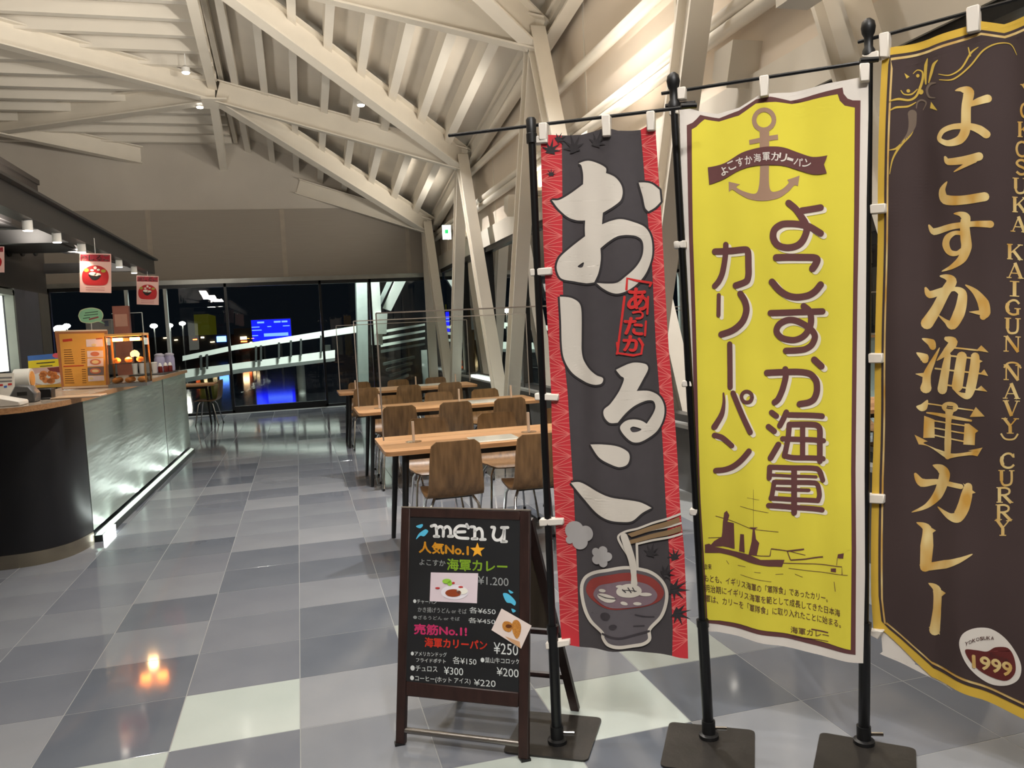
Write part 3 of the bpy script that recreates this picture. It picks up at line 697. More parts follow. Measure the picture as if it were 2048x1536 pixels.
# ---- acrylic screens standing on the tables
for k, (x, y, lab) in enumerate(T):
    x0, x1 = x-.88, x+.88; t = thing('acrylic_screen', 'tall clear acrylic screen standing along the middle of ' + tn[k], 'screen', (x, y, .72), 'clear acrylic table screens')
    zt = 1.595
    obj('panel', MB().box((x0, y-.0015, .745), (x1, y+.0015, zt)), ACRYL, t)
    obj('edge_trim', MB().box((x0-.005, y-.004, .745), (x0+.004, y+.004, zt)).box((x1-.004, y-.004, .745), (x1+.005, y+.004, zt)).box((x0, y-.004, zt-.004), (x1, y+.004, zt+.005)), ACREDGE, t)
    for xx in (x0+.2, x1-.75, x1-.2):
        f_ = obj('foot', MB().box((xx-.008, y-.012, .722), (xx+.008, y+.012, .86)), mat('milky_acrylic', (205, 185, 165), .3), t)
        obj('foot_plate', MB().lathe((xx, y, .7205), [(.055, 0), (.055, .004), (.02, .006)], 18), ACRYL, f_)
# ---- thin glossy white sheets on the tables
for (u0, v0, u1, v1, lab) in ((950, 886, 1022, 868, 'thin glossy white sheet on the table nearest the banners'), (938, 808, 992, 797, 'thin glossy white sheet on the middle dining table'), (838, 773, 882, 766, 'thin glossy white sheet on the table nearest the end wall'), (812, 893, 850, 886, '')):
    if not lab: continue
    a, b = G(u0, v0, .7205), G(u1, v1, .7205)
    tag(obj('white_sheet', MB().box((min(a.x, b.x), min(a.y, b.y), .7205), (max(a.x, b.x), max(a.y, b.y), .7225)), mat('glossy_white', (225, 220, 205), .12, var=.02), loc=((a.x+b.x)/2, (a.y+b.y)/2, .7205)), lab, 'menu')

# ================================================================ KITCHEN COUNTER
base_pts = [(-2.96, 5.95), (-2.3, 5.95), (-2.05, 5.955), (-1.88, 5.97), (-1.76, 6.02), (-1.66, 6.12), (-1.60, 6.26), (-1.565, 6.45)]
side0, side1 = V((-1.565, 6.45)), V((-1.475, 11.3))
ct = thing('service_counter', 'dark curved service counter with mirror-bright wavy metal side panels', 'counter', (-2.2, 8, 0))
mb = MB()
def wall_strip(mb, pts, z0, z1, off=0):
    n = len(pts); vs = [(x, y, z) for z in (z0, z1) for x, y in pts]
    mb.add(vs, [(i, i+1, n+i+1, n+i) for i in range(n-1)], True)
sm_pts = []
for i in range(len(base_pts)-1):
    for k in range(3):
        t_ = k/3; P0 = V(base_pts[max(i-1, 0)]); P1 = V(base_pts[i]); P2 = V(base_pts[i+1]); P3 = V(base_pts[min(i+2, len(base_pts)-1)])
        sm_pts.append(tuple(.5*((2*P1)+(P2-P0)*t_+(2*P0-5*P1+4*P2-P3)*t_*t_+(3*P1-P0-3*P2+P3)*t_**3)))
sm_pts.append(base_pts[-1])
CB = MB().prism([(x, y, .09) for x, y in sm_pts]+[(-1.60, 6.46, .09), (-1.515, 11.28, .09), (-2.1, 11.28, .09), (-2.1, 6.6, .09), (-2.96, 6.6, .09)], (0, 0, .98), True)
obj('counter_body', CB, mat('black_laminate', (30, 30, 33), .38, var=.1, scale=3), ct)
kp = [(x+.004, y-.004) for x, y in sm_pts]
K = MB().prism([(x, y, .0) for x, y in kp]+[(-2.0, 6.6, .0), (-2.96, 6.6, .0)], (0, 0, .095), True)
obj('kick_plate', K, mat('brushed_steel', (170, 160, 140), .25, .9, var=.06, scale=30, stretch=(1, 1, 20)), ct)
def panel_mat():
    m = mat('wavy_polished_metal', (176, 186, 178), .32, .6, var=.04, scale=2)
    nt = m.node_tree; N = nt.nodes; L = nt.links; b = N['Principled BSDF']
    tc = N.new('ShaderNodeTexCoord'); mp = N.new('ShaderNodeMapping'); mp.inputs['Scale'].default_value = (1, .3, 2.4); L.new(tc.outputs['Object'], mp.inputs[0])
    n = N.new('ShaderNodeTexNoise'); n.inputs['Scale'].default_value = 5; n.inputs['Detail'].default_value = 2; L.new(mp.outputs[0], n.inputs['Vector'])
    bp = N.new('ShaderNodeBump'); bp.inputs['Strength'].default_value = .34; bp.inputs['Distance'].default_value = .03; L.new(n.outputs[0], bp.inputs['Height']); L.new(bp.outputs[0], b.inputs['Normal'])
    return m
PM = panel_mat()
def sd(y, dx=0): t_ = (y-side0.y)/(side1.y-side0.y); return side0.x+(side1.x-side0.x)*t_+dx
ymid = G(347, 945).y
for a, b in ((6.47, ymid-.03), (ymid+.03, 11.3)):
    obj('side_panel', MB().add([(sd(a), a, .1), (sd(b), b, .1), (sd(b), b, 1.07), (sd(a), a, 1.07), (sd(a, -.03), a, .1), (sd(b, -.03), b, .1), (sd(b, -.03), b, 1.07), (sd(a, -.03), a, 1.07)], [(0,1,2,3),(4,7,6,5),(0,4,5,1),(1,5,6,2),(2,6,7,3),(3,7,4,0)]), PM, ct)
obj('panel_joint', MB().box((sd(ymid, -.02), ymid-.03, .1), (sd(ymid, -.004), ymid+.03, 1.07)), BLACKP, ct)
obj('foot_rail', MB().add([(sd(6.5, .05), 6.5, 0), (sd(11.3, .05), 11.3, 0), (sd(11.3, .05), 11.3, .05), (sd(6.5, .05), 6.5, .05), (sd(6.5, -.03), 6.5, 0), (sd(11.3, -.03), 11.3, 0), (sd(11.3, -.03), 11.3, .05), (sd(6.5, -.03), 6.5, .05)], [(0,1,2,3),(4,7,6,5),(0,4,5,1),(1,5,6,2),(2,6,7,3),(3,7,4,0)]), mat('foot_rail_metal', (70, 76, 75), .35, .6), ct)
LED = emit('foot_led', (232, 250, 240), .25)
obj('led_strip', MB().add([(sd(6.5, .045), 6.5, .052), (sd(11.25, .045), 11.25, .052), (sd(11.25, .01), 11.25, .07), (sd(6.5, .01), 6.5, .07), (sd(6.5, .0), 6.5, .05), (sd(11.25, .0), 11.25, .05)], [(0,1,2,3),(0,4,5,1),(3,2,5,4)]), LED, ct)
obj('led_lamp', MB().box((sd(6.5, .052), 6.5, .004), (sd(6.85, .06), 6.85, .05)), emit('foot_led_bright', (245, 255, 250), 5), ct)
for ya in (6.9, 8.2, 9.5, 10.7):
    lamp('AREA', 'counter_wash', (sd(ya, .075), ya, .075), 3.0, (.9, 1, .94), (sd(ya, -.02), ya, .4), .03, 1.2)
wo = [(-2.96, 5.52), (-2.1, 5.52), (-1.85, 5.56), (-1.72, 5.64), (-1.63, 5.82), (-1.575, 6.1), (-1.55, 6.5), (-1.535, 7.2), (-1.50, 9), (-1.455, 11.38), (-2.12, 11.38), (-2.12, 6.6), (-2.96, 6.6)]
wt = thing('worktop', 'curved grey counter top with warm oak edge on the service counter', 'worktop', (-2.2, 8, 1.07))
obj('oak_edge', MB().prism([(x, y, 1.07) for x, y in wo], (0, 0, .036)), OAKE, wt)
cen = V((-2.2, 7.5))
obj('surface', MB().prism([tuple(V((x, y))+(cen-V((x, y)))*.006)+(1.1065,) for x, y in wo], (0, 0, .003)), mat('grey_laminate', (150, 138, 124), .25, var=.08), wt)
ZT = 1.11
# ---- kitchen block behind the counter
XK = -3.0
p1 = PX(75, 370, XK); KT = p1.z; KY = p1.y
kb = thing('kitchen_block', 'dark brown kitchen enclosure behind the counter with a lit serving hatch', 'kiosk', (-5, 8, 0))
DK = mat('dark_brown_panel', (58, 52, 48), .6, var=.08); GK = mat('blue_grey_panel', (88, 88, 98), .55, var=.05); LK = mat('warm_grey_panel', (98, 94, 86), .6)
hz0, hz1 = 1.2, PX(38, 590, XK).z; hy = PX(36, 700, XK).y
obj('upper_wall', MB().box((XK-.15, 3, 2.16), (XK, KY, KT)), DK, kb)
obj('lower_wall', MB().box((XK-.15, 3, 0), (XK, KY, hz0)), DK, kb)
obj('end_wall', MB().box((XL, KY-.15, 0), (XK-.15, KY, KT)), DK, kb)
obj('hatch_side', MB().box((XK-.15, hy+.02, hz0), (XK, hy+.9, 2.16)), GK, kb)
obj('corner_panel', MB().box((XK-.15, hy+.9, hz0), (XK+.005, KY+.005, 2.16)), LK, kb)
obj('roof', MB().box((XL, 3, KT), (XK+.02, KY+.02, KT+.06)), DK, kb)
obj('front_wall', MB().box((XL, 3, 0), (XK-.15, 3.15, KT)), DK, kb)
obj('hatch_glow_panel', MB().box((XK-.14, 6.5, 1.25), (XK-.10, hy-.02, 2.08)), emit('kitchen_glow', (235, 240, 225), .8), kb)  # emissive panel stands in for the bright kitchen interior
obj('hatch_frame', MB().box((XK-.08, hy-.03, hz0), (XK+.01, hy+.03, 2.16)).box((XK-.08, 6.4, 2.08), (XK+.01, hy+.02, 2.14)), mat('hatch_metal', (150, 155, 150), .4, .5), kb)
for u in (15, 42, 68):
    p = PX(u, 497, XK)
    obj('duct_hole', MB().tube([p+V((.02, 0, 0)), p+V((-.1, 0, 0))], .09, 16), mat('duct_black', (12, 11, 11), .9), kb)
# ---- canopy over the counter
XC = -1.75
cz0, cz1 = 2.40, 2.56
tipY = PX(308, 522, XC).y
cn = thing('counter_canopy', 'dark steel canopy frame reaching over the service counter', 'canopy', (XC, 8, cz0))
CS = mat('charcoal_steel', (52, 50, 50), .4, .3, var=.08)
obj('front_channel', MB().box((XC-.02, 3.0, cz0), (XC, tipY, cz1+.02)).box((XC-.09, 3.0, cz1), (XC+.05, tipY, cz1+.02)).box((XC-.12, 3.0, cz0-.012), (XC+.0, tipY, cz0)), CS, cn)
for yy in (8.05, tipY-.15, 5.0):
    obj('cross_beam', MB().box((XK, yy-.04, cz0+.02), (XC-.01, yy+.04, cz0+.14)), CS, cn)
obj('tie_rod', MB().tube([(XK, 9.6, 2.75), (XC-.1, tipY-.3, 2.42)], .012, 6), CS, cn)
obj('top_sheet', MB().box((XK, 3.0, cz1+.0), (XC-.6, tipY-1.2, cz1+.02)), CS, cn)
for k, q in enumerate([(53, 425), (112, 453), (162, 475), (208, 497), (237, 509), (267, 523)]):
    p = PX(q[0], q[1]+6, XC-.05); z = cz0-.012
    t = thing('canopy_downlight', 'small white cylinder downlight under the canopy, number %s from the canopy tip' % ('six', 'five', 'four', 'three', 'two', 'one')[k], 'downlight', (p.x, p.y, z-.075), 'white downlights under the counter canopy')
    obj('cylinder', MB().lathe((p.x, p.y, z-.075), [(.034, 0), (.034, .075)], 14), WHITEP, t)
    obj('lens', MB().lathe((p.x, p.y, z-.078), [(.030, 0), (.032, .004)], 14), emit('downlight_lens', (255, 246, 230), 9), t)
    lamp('SPOT', 'canopy_beam', (p.x, p.y, z-.085), 7, (1, .86, .66), (p.x+.1, p.y, 0), .03, spot=math.radians(85), blend=.6)
# ---- red hanging posters
PINK = mat('pink_poster', (236, 190, 180), .6, var=.03); RED = mat('poster_red', (190, 30, 36), .6, var=.05); DRED = mat('poster_crimson', (150, 20, 40), .6, var=.05)
BOWLB = mat('poster_black', (28, 20, 20), .6); MOCHI = mat('poster_white', (240, 228, 215), .6); PGREEN = mat('poster_olive', (170, 160, 60), .6)
def poster(u0, v0, u1, v1, Y, lab, hang):
    c = PY((u0+u1)/2, v1, Y)
    t = thing('hanging_poster', lab, 'poster', c, 'red sweet soup posters hung under the canopy')
    S = Sheet(PY((u0+u1)/2, (v0+v1)/2, Y), (1, 0, 0), (0, 0, 1)); W = u1-u0; H = v1-v0
    def X(s): return u0+W*s
    def Yp(s): return v0+H*s
    S.put('paper', t_poly([(X(0), Yp(0)), (X(1), Yp(.02)), (X(1.01), Yp(1)), (X(.01), Yp(.98))], smooth=False), PINK, t, 0, thick=.003)
    S.put('title_band', t_poly([(X(.03), Yp(.03)), (X(.97), Yp(.05)), (X(.97), Yp(.22)), (X(.03), Yp(.2))], smooth=False), DRED, t, 1)
    tr = []
    for i, ch in enumerate('おしるこ'): tr += t_text(ch, rectq(X(.07+.23*i), Yp(.06), X(.24+.23*i), Yp(.19)), .012)
    S.put('title_lettering', tr, MOCHI, t, 2)
    S.put('red_disc', t_poly([(X(.08), Yp(.6)), (X(.12), Yp(.45)), (X(.3), Yp(.34)), (X(.5), Yp(.31)), (X(.7), Yp(.34)), (X(.88), Yp(.45)), (X(.93), Yp(.6)), (X(.88), Yp(.76)), (X(.75), Yp(.81)), (X(.25), Yp(.8)), (X(.12), Yp(.73))]), RED, t, 1)
    S.put('bowl_print', t_poly([(X(.28), Yp(.53)), (X(.48), Yp(.58)), (X(.68), Yp(.55)), (X(.62), Yp(.63)), (X(.5), Yp(.68)), (X(.38), Yp(.65))]), BOWLB, t, 2)
    S.put('rice_cake_print', t_disc((X(.42), Yp(.52)), W*.12, W*.06)+t_disc((X(.58), Yp(.54)), W*.1, W*.05)+t_disc((X(.5), Yp(.37)), W*.05)+t_disc((X(.4), Yp(.43)), W*.06, W*.03)+t_disc((X(.6), Yp(.42)), W*.05, W*.03), MOCHI, t, 2)
    S.put('leaf_print', t_disc((X(.22), Yp(.43)), W*.08, W*.06)+t_disc((X(.76), Yp(.45)), W*.08, W*.05), PGREEN, t, 2)
    tr = []
    for q in (.86, .92): tr += t_stroke([(X(.2), Yp(q)), (X(.8), Yp(q+.01))], H*.02, False)
    S.put('small_print', tr, mat('poster_faint_red', (205, 140, 135), .6), t, 1)
    a = S.px(X(.5), Yp(.01)); obj('hanging_string', MB().tube([a, V((a.x, a.y, hang))], .003, 5), WHITEP, t)
poster(159, 506, 222, 586, 7.9, 'red and pink sweet soup poster hanging from the middle canopy beam', 2.44)
poster(273, 551, 317, 610, 10.9, 'red and pink sweet soup poster hanging near the canopy tip', 2.44)
poster(-52, 492, 8, 545, 5.6, 'red and pink sweet soup poster hanging by the front of the counter', 2.42)

# ---- things on the counter
def sheet_on_counter(u0, u1, vb, yaw=0.0):
    a = G((u0+u1)/2, vb, ZT); return Sheet(a, (math.cos(yaw), math.sin(yaw), 0), (0, .12, 1)), a
ORANGE = mat('menu_amber', (222, 160, 70), .5, var=.05); BRN = mat('menu_brown', (110, 62, 28), .5); WOODF = mat('menu_frame_wood', (176, 112, 72), .45, var=.08)
S, a = sheet_on_counter(112, 216, 778)
t = thing('menu_stand', 'amber printed menu in a wooden frame standing on the counter', 'menu stand', a)
S.put('frame', t_poly([(109, 662), (214, 660), (218, 775), (124, 779)], smooth=False), WOODF, t, 0, thick=.02)
S.put('amber_sheet', t_poly([(118, 668), (209, 666), (212, 770), (128, 773)], smooth=False), ORANGE, t, 1)
S.put('frame_rail', t_poly([(109, 661), (214, 659), (214, 662), (109, 664)], smooth=False)+t_poly([(125, 774), (216, 770), (217, 774), (125, 778)], smooth=False), mat('menu_frame_light', (230, 205, 180), .4), t, 2)
tr = []
for k in range(16):
    v = 700+k*4.4
    if k not in (7, 8): tr += t_stroke([(128+k*.15, v), (143+(k*37 % 9), v-.4)], 1.3, False)+t_stroke([(162+k*.2, v-.6), (170+k*.2, v-.8)], 1.1, False)
S.put('price_lines', tr, BRN, t, 2)['kind'] = 'stuff'
S.put('red_heading', t_poly([(125, 679), (144, 677), (145, 682), (126, 684)], smooth=False)+t_stroke([(127, 733), (168, 731)], 2, False)+t_stroke([(192, 678), (205, 677)], 2, False), mat('menu_red', (196, 60, 40), .5), t, 2)
for q_ in ([(172, 679), (205, 677), (207, 693), (173, 694)], [(174, 702), (206, 701), (207, 714), (175, 715)], [(175, 717), (207, 716), (207, 732), (175, 733)], [(176, 752), (208, 751), (209, 761), (177, 763)]):
    S.put('dish_photo', t_poly(q_, smooth=False), mat('menu_photo_pale', (225, 205, 205), .5), t, 2)
S.put('dish_photo_dark', t_poly([(175, 735), (208, 733), (208, 750), (176, 751)], smooth=False), mat('menu_photo_grey', (120, 105, 105), .5), t, 2)
S.put('dish_bowls', t_disc((191, 724), 11, 6)+t_disc((191, 742), 11, 5.5)+t_disc((190, 708), 9, 4.5), mat('menu_bowl', (205, 120, 90), .5), t, 3)
S.put('dish_fill', t_disc((191, 724), 7, 3.6)+t_disc((191, 742), 7, 3)+t_disc((188, 690), 5, 2.5)+t_disc((183, 757), 4, 2.5), mat('menu_fill', (232, 205, 150), .5), t, 4)
S, a = sheet_on_counter(56, 126, 775)
t = thing('fries_poster', 'small blue and yellow snack poster with fried food photo on the counter', 'poster', a)
S.put('card', t_poly([(55, 712), (122, 706), (126, 774), (62, 776)], smooth=False), mat('card_pink', (226, 190, 185), .5), t, 0, thick=.006)
S.put('blue_band', t_poly([(55, 712), (122, 706), (122, 717), (56, 722)], smooth=False), mat('card_blue', (70, 120, 205), .5), t, 1)
S.put('yellow_band', t_poly([(56, 722), (122, 717), (123, 732), (57, 737)], smooth=False), mat('card_yellow', (245, 225, 40), .5), t, 1)
S.put('yellow_foot', t_poly([(61, 771), (126, 767), (126, 774), (62, 776)], smooth=False), mat('card_amber', (225, 175, 70), .5), t, 2)
S.put('dark_corner', t_poly([(94, 736), (123, 733), (124, 746), (100, 742)], smooth=False), mat('card_maroon', (130, 50, 50), .5), t, 1)
S.put('plate_print', t_disc((94, 757), 32, 13), mat('card_plate', (240, 235, 232), .5), t, 2)
tr = []
rd = random.Random(3)
for k in range(11): tr += t_disc((76+rd.random()*38, 746+rd.random()*18), 5+rd.random()*3, 4+rd.random()*2)
S.put('fried_food_print', tr, mat('card_fried', (222, 125, 60), .5, rgb2=(240, 160, 90), scale=90), t, 3)
S.put('lettering', t_stroke([(73, 727), (110, 724)], 2, False)+t_stroke([(80, 733), (105, 731)], 1.6, False), mat('card_ink', (60, 50, 30), .5), t, 2)
S.put('pink_sticker', t_disc((114, 711), 9, 5), mat('card_sticker', (225, 90, 110), .5), t, 2)
# warm food display case
a = G(217, 776, ZT); b = G(271, 770, ZT); ww = (b-a).length
cz = a
def local(x, y, z): return cz+V((x, y, z))
t = thing('heated_food_case', 'small glass heated display case glowing orange with fried snacks', 'food case', cz+V((ww/2, .12, 0)))
H = .50*ww/.28*.8
obj('base', MB().box(local(0, 0, 0), local(ww, .26, .03)), mat('case_base_grey', (150, 150, 150), .3, .6), t)
obj('roof', MB().box(local(0, 0, H), local(ww, .26, H+.02)), mat('case_amber_trim', (230, 170, 100), .4), t)
for x in (0, ww-.012):
    for y in (0, .248): obj('corner_post', MB().box(local(x, y, .03), local(x+.012, y+.012, H)), mat('case_bronze', (180, 130, 80), .35, .5), t)
for q in ((0, 0, ww, .003), (0, .255, ww, .258)): obj('glass_pane', MB().box(local(q[0]+.012, q[1], .03), local(q[2]-.012, q[3], H)), ACRYL, t)
for x in (.001, ww-.004): obj('glass_pane', MB().box(local(x, .012, .03), local(x+.003, .246, H)), ACRYL, t)
obj('wire_shelf', MB().box(local(.012, .012, H*.45), local(ww-.012, .246, H*.45+.006)), CHROME, t)
for x in (.25, .7): obj('heat_lamp', MB().tube([local(ww*x-.04, .13, H-.03), local(ww*x+.04, .13, H-.03)], .014, 8), emit('heat_glow', (255, 150, 60), 28), t)
lamp('POINT', 'case_glow', local(ww/2, .1, H*.62), 3.2, (1, .55, .22), size=.04)
FRY = mat('fried_crumb', (226, 150, 70), .7, rgb2=(190, 110, 45), scale=40, bump=.4, bscale=50)
for k in range(9):
    x, y, z = .052+(k % 3)*(ww-.104)/2, .06+(k//3)*.07, .0565
    tag(obj('fried_snack', MB().ball(local(x, y, z), .030, 10, (1.1, 1, .85)), FRY, loc=local(x, y, .03)), 'golden fried snack on the floor of the heated display case', 'snack', 'fried snacks in the heated case')
for k in range(3):
    x = .06+k*(ww-.12)/2
    tag(obj('croquette', MB().ball(local(x, .12, H*.45+.006+.026), .030, 10, (1.1, 1.3, .85)), FRY, loc=local(x, .12, H*.45+.006)), 'round golden croquette on the wire shelf of the heated display case', 'snack', 'croquettes on the wire shelf')
# acrylic splash guard and things behind the case
p0, p1_ = G(224, 752, ZT), G(290, 742, ZT)
t = thing('splash_guard', 'clear acrylic splash guard standing on the counter behind the food case', 'screen', p0)
gy = p0.y+.25; A, B = PY(222, 615, gy), PY(284, 625, gy)
obj('panel', MB().box((A.x, gy-.002, ZT+.002), (B.x, gy+.002, B.z)), ACRYL, t); obj('edge_trim', MB().box((B.x-.006, gy-.005, ZT), (B.x+.004, gy+.005, B.z)).box((A.x, gy-.004, B.z-.004), (B.x, gy+.004, B.z+.004)), mat('acrylic_edge_bright', (205, 212, 208), .3), t)
tp_ = PY(244, 612, gy-.12); bt = PY(230, 668, gy-.12); br_ = PY(262, 668, gy-.12)
t = thing('napkin_tower', 'tall reddish brown box standing behind the heated food case', 'box', (tp_.x, gy-.12, ZT))
obj('body', MB().box((bt.x, gy-.16, ZT), (br_.x, gy-.06, tp_.z)), mat('reddish_card', (150, 88, 72), .4, var=.15), t)
obj('label', MB().box((bt.x+.02, gy-.163, tp_.z-.25), (br_.x-.02, gy-.16, tp_.z-.1)), mat('reddish_label', (190, 140, 120), .4), t)
q0, q1 = PY(170, 640, gy+.3), PY(226, 668, gy+.3)
t = thing('cash_register', 'grey register box behind the menu stand on the counter', 'register', ((q0.x+q1.x)/2, gy+.3, ZT))
obj('body', MB().box((q0.x, gy+.3, ZT), (q1.x, gy+.5, q0.z)), mat('register_grey', (150, 148, 146), .5), t, bevel=.01)
obj('display', MB().box((q0.x+.22, gy+.296, q0.z-.09), (q1.x-.04, gy+.3, q0.z-.02)), mat('register_display', (90, 95, 120), .3), t)
S = Sheet(PY(182, 631, gy-.05), (1, 0, 0), (0, 0, 1)); a = G(182, 762, ZT)
t = thing('speech_bubble_sign', 'pale green speech bubble shaped sign above the menu stand', 'sign', PY(182, 700, gy-.05))
S.put('bubble', t_poly([(157, 632), (162, 621), (182, 616), (200, 620), (206, 630), (202, 641), (210, 648), (194, 643), (180, 646), (163, 643)]), mat('bubble_green', (160, 220, 175), .5), t, 0, thick=.004)
S.put('bubble_outline', t_stroke([(157, 632), (162, 621), (182, 616), (200, 620), (206, 630), (202, 641), (194, 643), (180, 646), (163, 643), (157, 632)], 1.5), mat('bubble_cream', (225, 235, 190), .5), t, 1)
S.put('bubble_lines', t_stroke([(170, 626), (196, 623)], 1.8, False)+t_stroke([(168, 631), (196, 628)], 1.8, False)+t_stroke([(166, 637), (180, 635)], 1.8, False), mat('bubble_ink', (70, 110, 80), .5), t, 1)
S.put('bubble_red_line', t_stroke([(178, 639), (197, 634)], 3.2, False), mat('bubble_red', (170, 80, 80), .5), t, 1)
q = PY(182, 644, gy-.05); obj('stick', MB().tube([q+V((0, .006, 0)), V((q.x, q.y+.006, ZT))], .006, 8), WHITEP, t)
# condiments
for k, (u, v, r, hh, col, kind, lab) in enumerate(((271, 748, .032, .12, (226, 222, 220), 'paper_cup_stack', 'stack of white paper cups beside the food case'), (284, 747, .034, .16, (232, 226, 228), 'paper_cup_stack', 'taller stack of white paper cups on the condiment tray'),
        (297, 746, .034, .13, (238, 236, 236), 'napkin_holder', 'white napkin holder on the condiment tray'), (310, 746, .034, .12, (236, 230, 226), 'sugar_pot', 'white sugar pot on the condiment tray'))):
    p = G(u, v, ZT+.012); t = thing(kind, lab, 'cup' if 'cup' in kind else 'container', p)
    m = mat('cond_%d' % k, col, .45, var=.03)
    obj('body', MB().lathe(p, [(r*.8, 0), (r*.95, hh*.8), (r, hh)], 16), m, t); obj('rim', MB().lathe(p+V((0,0,hh)), [(r*1.05, 0), (r*1.05, .008), (r*.8, .012)], 16), WHITEP, t)
for k, u in enumerate((321, 332, 341)):
    p = G(u, 745-(u-321)*.12, ZT+.012); t = thing('sauce_bottle', 'small dark red sauce bottle on the condiment tray, %s' % ('next to the sugar pot', 'the middle one', 'next to the lilac dispensers')[k], 'bottle', p, 'small red sauce bottles')
    obj('body', MB().lathe(p, [(.026, 0), (.028, .06), (.02, .075)], 12), mat('dark_red_sauce', (110, 24, 22), .25), t); obj('cap', MB().lathe(p+V((0,0,.075)), [(.024, 0), (.02, .02), (.008, .04)], 12), WHITEP, t)
for k, u in enumerate((343, 362)):
    p = G(u, 738-(k)*2, ZT+.004); p.y = min(p.y, 11.15-.16*(1-k)); p.x = min(p.x, -1.56); t = thing('water_jug', 'pale lilac translucent jug at the end of the counter, %s' % ('beside the sauce bottles', 'outermost')[k], 'jug', p, 'lilac jugs at the counter end')
    obj('body', MB().lathe(p, [(.06, 0), (.066, .02), (.066, .16), (.055, .2)], 18), mat('lilac_plastic', (196, 192, 226), .25, var=.04), t); obj('lid', MB().lathe(p+V((0,0,.2)), [(.06, 0), (.06, .02), (.03, .035)], 18), mat('lilac_lid', (225, 222, 240), .35), t)
a, b = G(262, 752, ZT), G(350, 743, ZT)
tag(obj('condiment_tray', MB().box((a.x, min(a.y, b.y)-.15, ZT), (b.x+.02, max(a.y, b.y)+.15, ZT+.012)), mat('black_tray', (26, 26, 28), .35), loc=((a.x+b.x)/2, (a.y+b.y)/2, ZT), bevel=.004), 'black tray of condiments near the end of the counter', 'tray')
# till end
a = G(46, 806, ZT); t = thing('card_reader', 'dark grey payment card reader on the counter edge', 'card reader', a)
def tb(x0, y0, z0, x1, y1, z1): return MB().box(a+V((x0, y0, z0)), a+V((x1, y1, z1)))
obj('body', MB().prism([a+V((-.07, 0, 0)), a+V((.07, 0, 0)), a+V((.075, 0, .06)), a+V((.04, 0, .11)), a+V((-.04, 0, .12)), a+V((-.08, 0, .05))], (0, .14, 0)), mat('reader_grey', (92, 92, 92), .4), t, bevel=.006)
obj('slot', tb(-.03, -.003, .05, .03, .0, .075), BLACKP, t)
a = G(88, 799, ZT); tag(obj('phone_holder', tb(-.05, 0, 0, .05, .1, .075).box(a+V((-.055, -.02, 0)), a+V((.055, .0, .012))), mat('holder_black', (24, 24, 26), .4), loc=a, bevel=.004), 'black device holder beside the card reader', 'holder')
a = G(46, 782, ZT); t = thing('tape_roll', 'white cylinder of paper tape with an orange core', 'roll', a)
obj('roll', MB().tube([a+V((-.08, .1, .1)), a+V((.05, .1, .1))], .095, 22), WHITEP, t); obj('core', MB().tube([a+V((.045, .1, .1)), a+V((.056, .1, .1))], .07, 20), mat('roll_orange', (240, 170, 90), .6), t)
a = G(12, 800, ZT); S = Sheet(a+V((0, .05, 0)), (1, 0, 0), (0, .3, 1)); t = thing('price_card', 'white printed price card leaning at the till', 'card', a)
S.put('card', t_poly([(-40, 748), (28, 746), (30, 800), (-40, 806)], smooth=False), WHITEP, t, 0, thick=.004)
S.put('grey_lines', t_stroke([(-30, 757), (24, 755)], 3, False)+t_stroke([(-30, 764), (24, 762)], 3, False), mat('price_grey', (130, 130, 135), .6), t, 1)
S.put('colour_dots', t_stroke([(-5, 771), (6, 770)], 4, False)+t_stroke([(16, 769), (24, 768)], 4, False), mat('price_red', (200, 60, 60), .6), t, 1)
S.put('blue_dot', t_stroke([(8, 774), (14, 773)], 4, False), mat('price_blue', (60, 110, 200), .6), t, 1)
a = G(8, 814, ZT); tag(obj('receipt_box', MB().prism([a+V((-.14, 0, 0)), a+V((.09, 0, 0)), a+V((.09, 0, .03)), a+V((-.14, 0, .09))], (0, .18, 0)), mat('ivory_plastic', (222, 216, 206), .4), loc=a, bevel=.006), 'ivory receipt printer at the end of the till', 'printer')
# coin mat
a, b = G(100, 800, ZT), G(190, 790, ZT)
tag(obj('coin_tray', MB().box((a.x, a.y, ZT), (a.x+.32, a.y+.22, ZT+.012)), mat('coin_tray_tan', (190, 160, 130), .35), loc=a, bevel=.004), 'tan coin tray in front of the amber menu', 'tray')
# ---- exit sign
p = PX(895, 465, 2.72)
t = thing('exit_sign', 'small white and green lit exit sign by the far column', 'sign', p)
obj('face', MB().box(p+V((-.09, -.02, -.12)), p+V((.06, .02, .13))), emit('exit_white', (235, 255, 240), 2.2), t)
obj('running_figure', MB().box(p+V((-.05, -.024, -.02)), p+V((.01, -.02, .05))), emit('exit_green', (40, 170, 90), 1.2), t)
obj('arm', MB().tube([p+V((-.02, .01, -.06)), V((XN+.02, p.y+.35, p.z-.06))], .015, 8), STEEL, t)
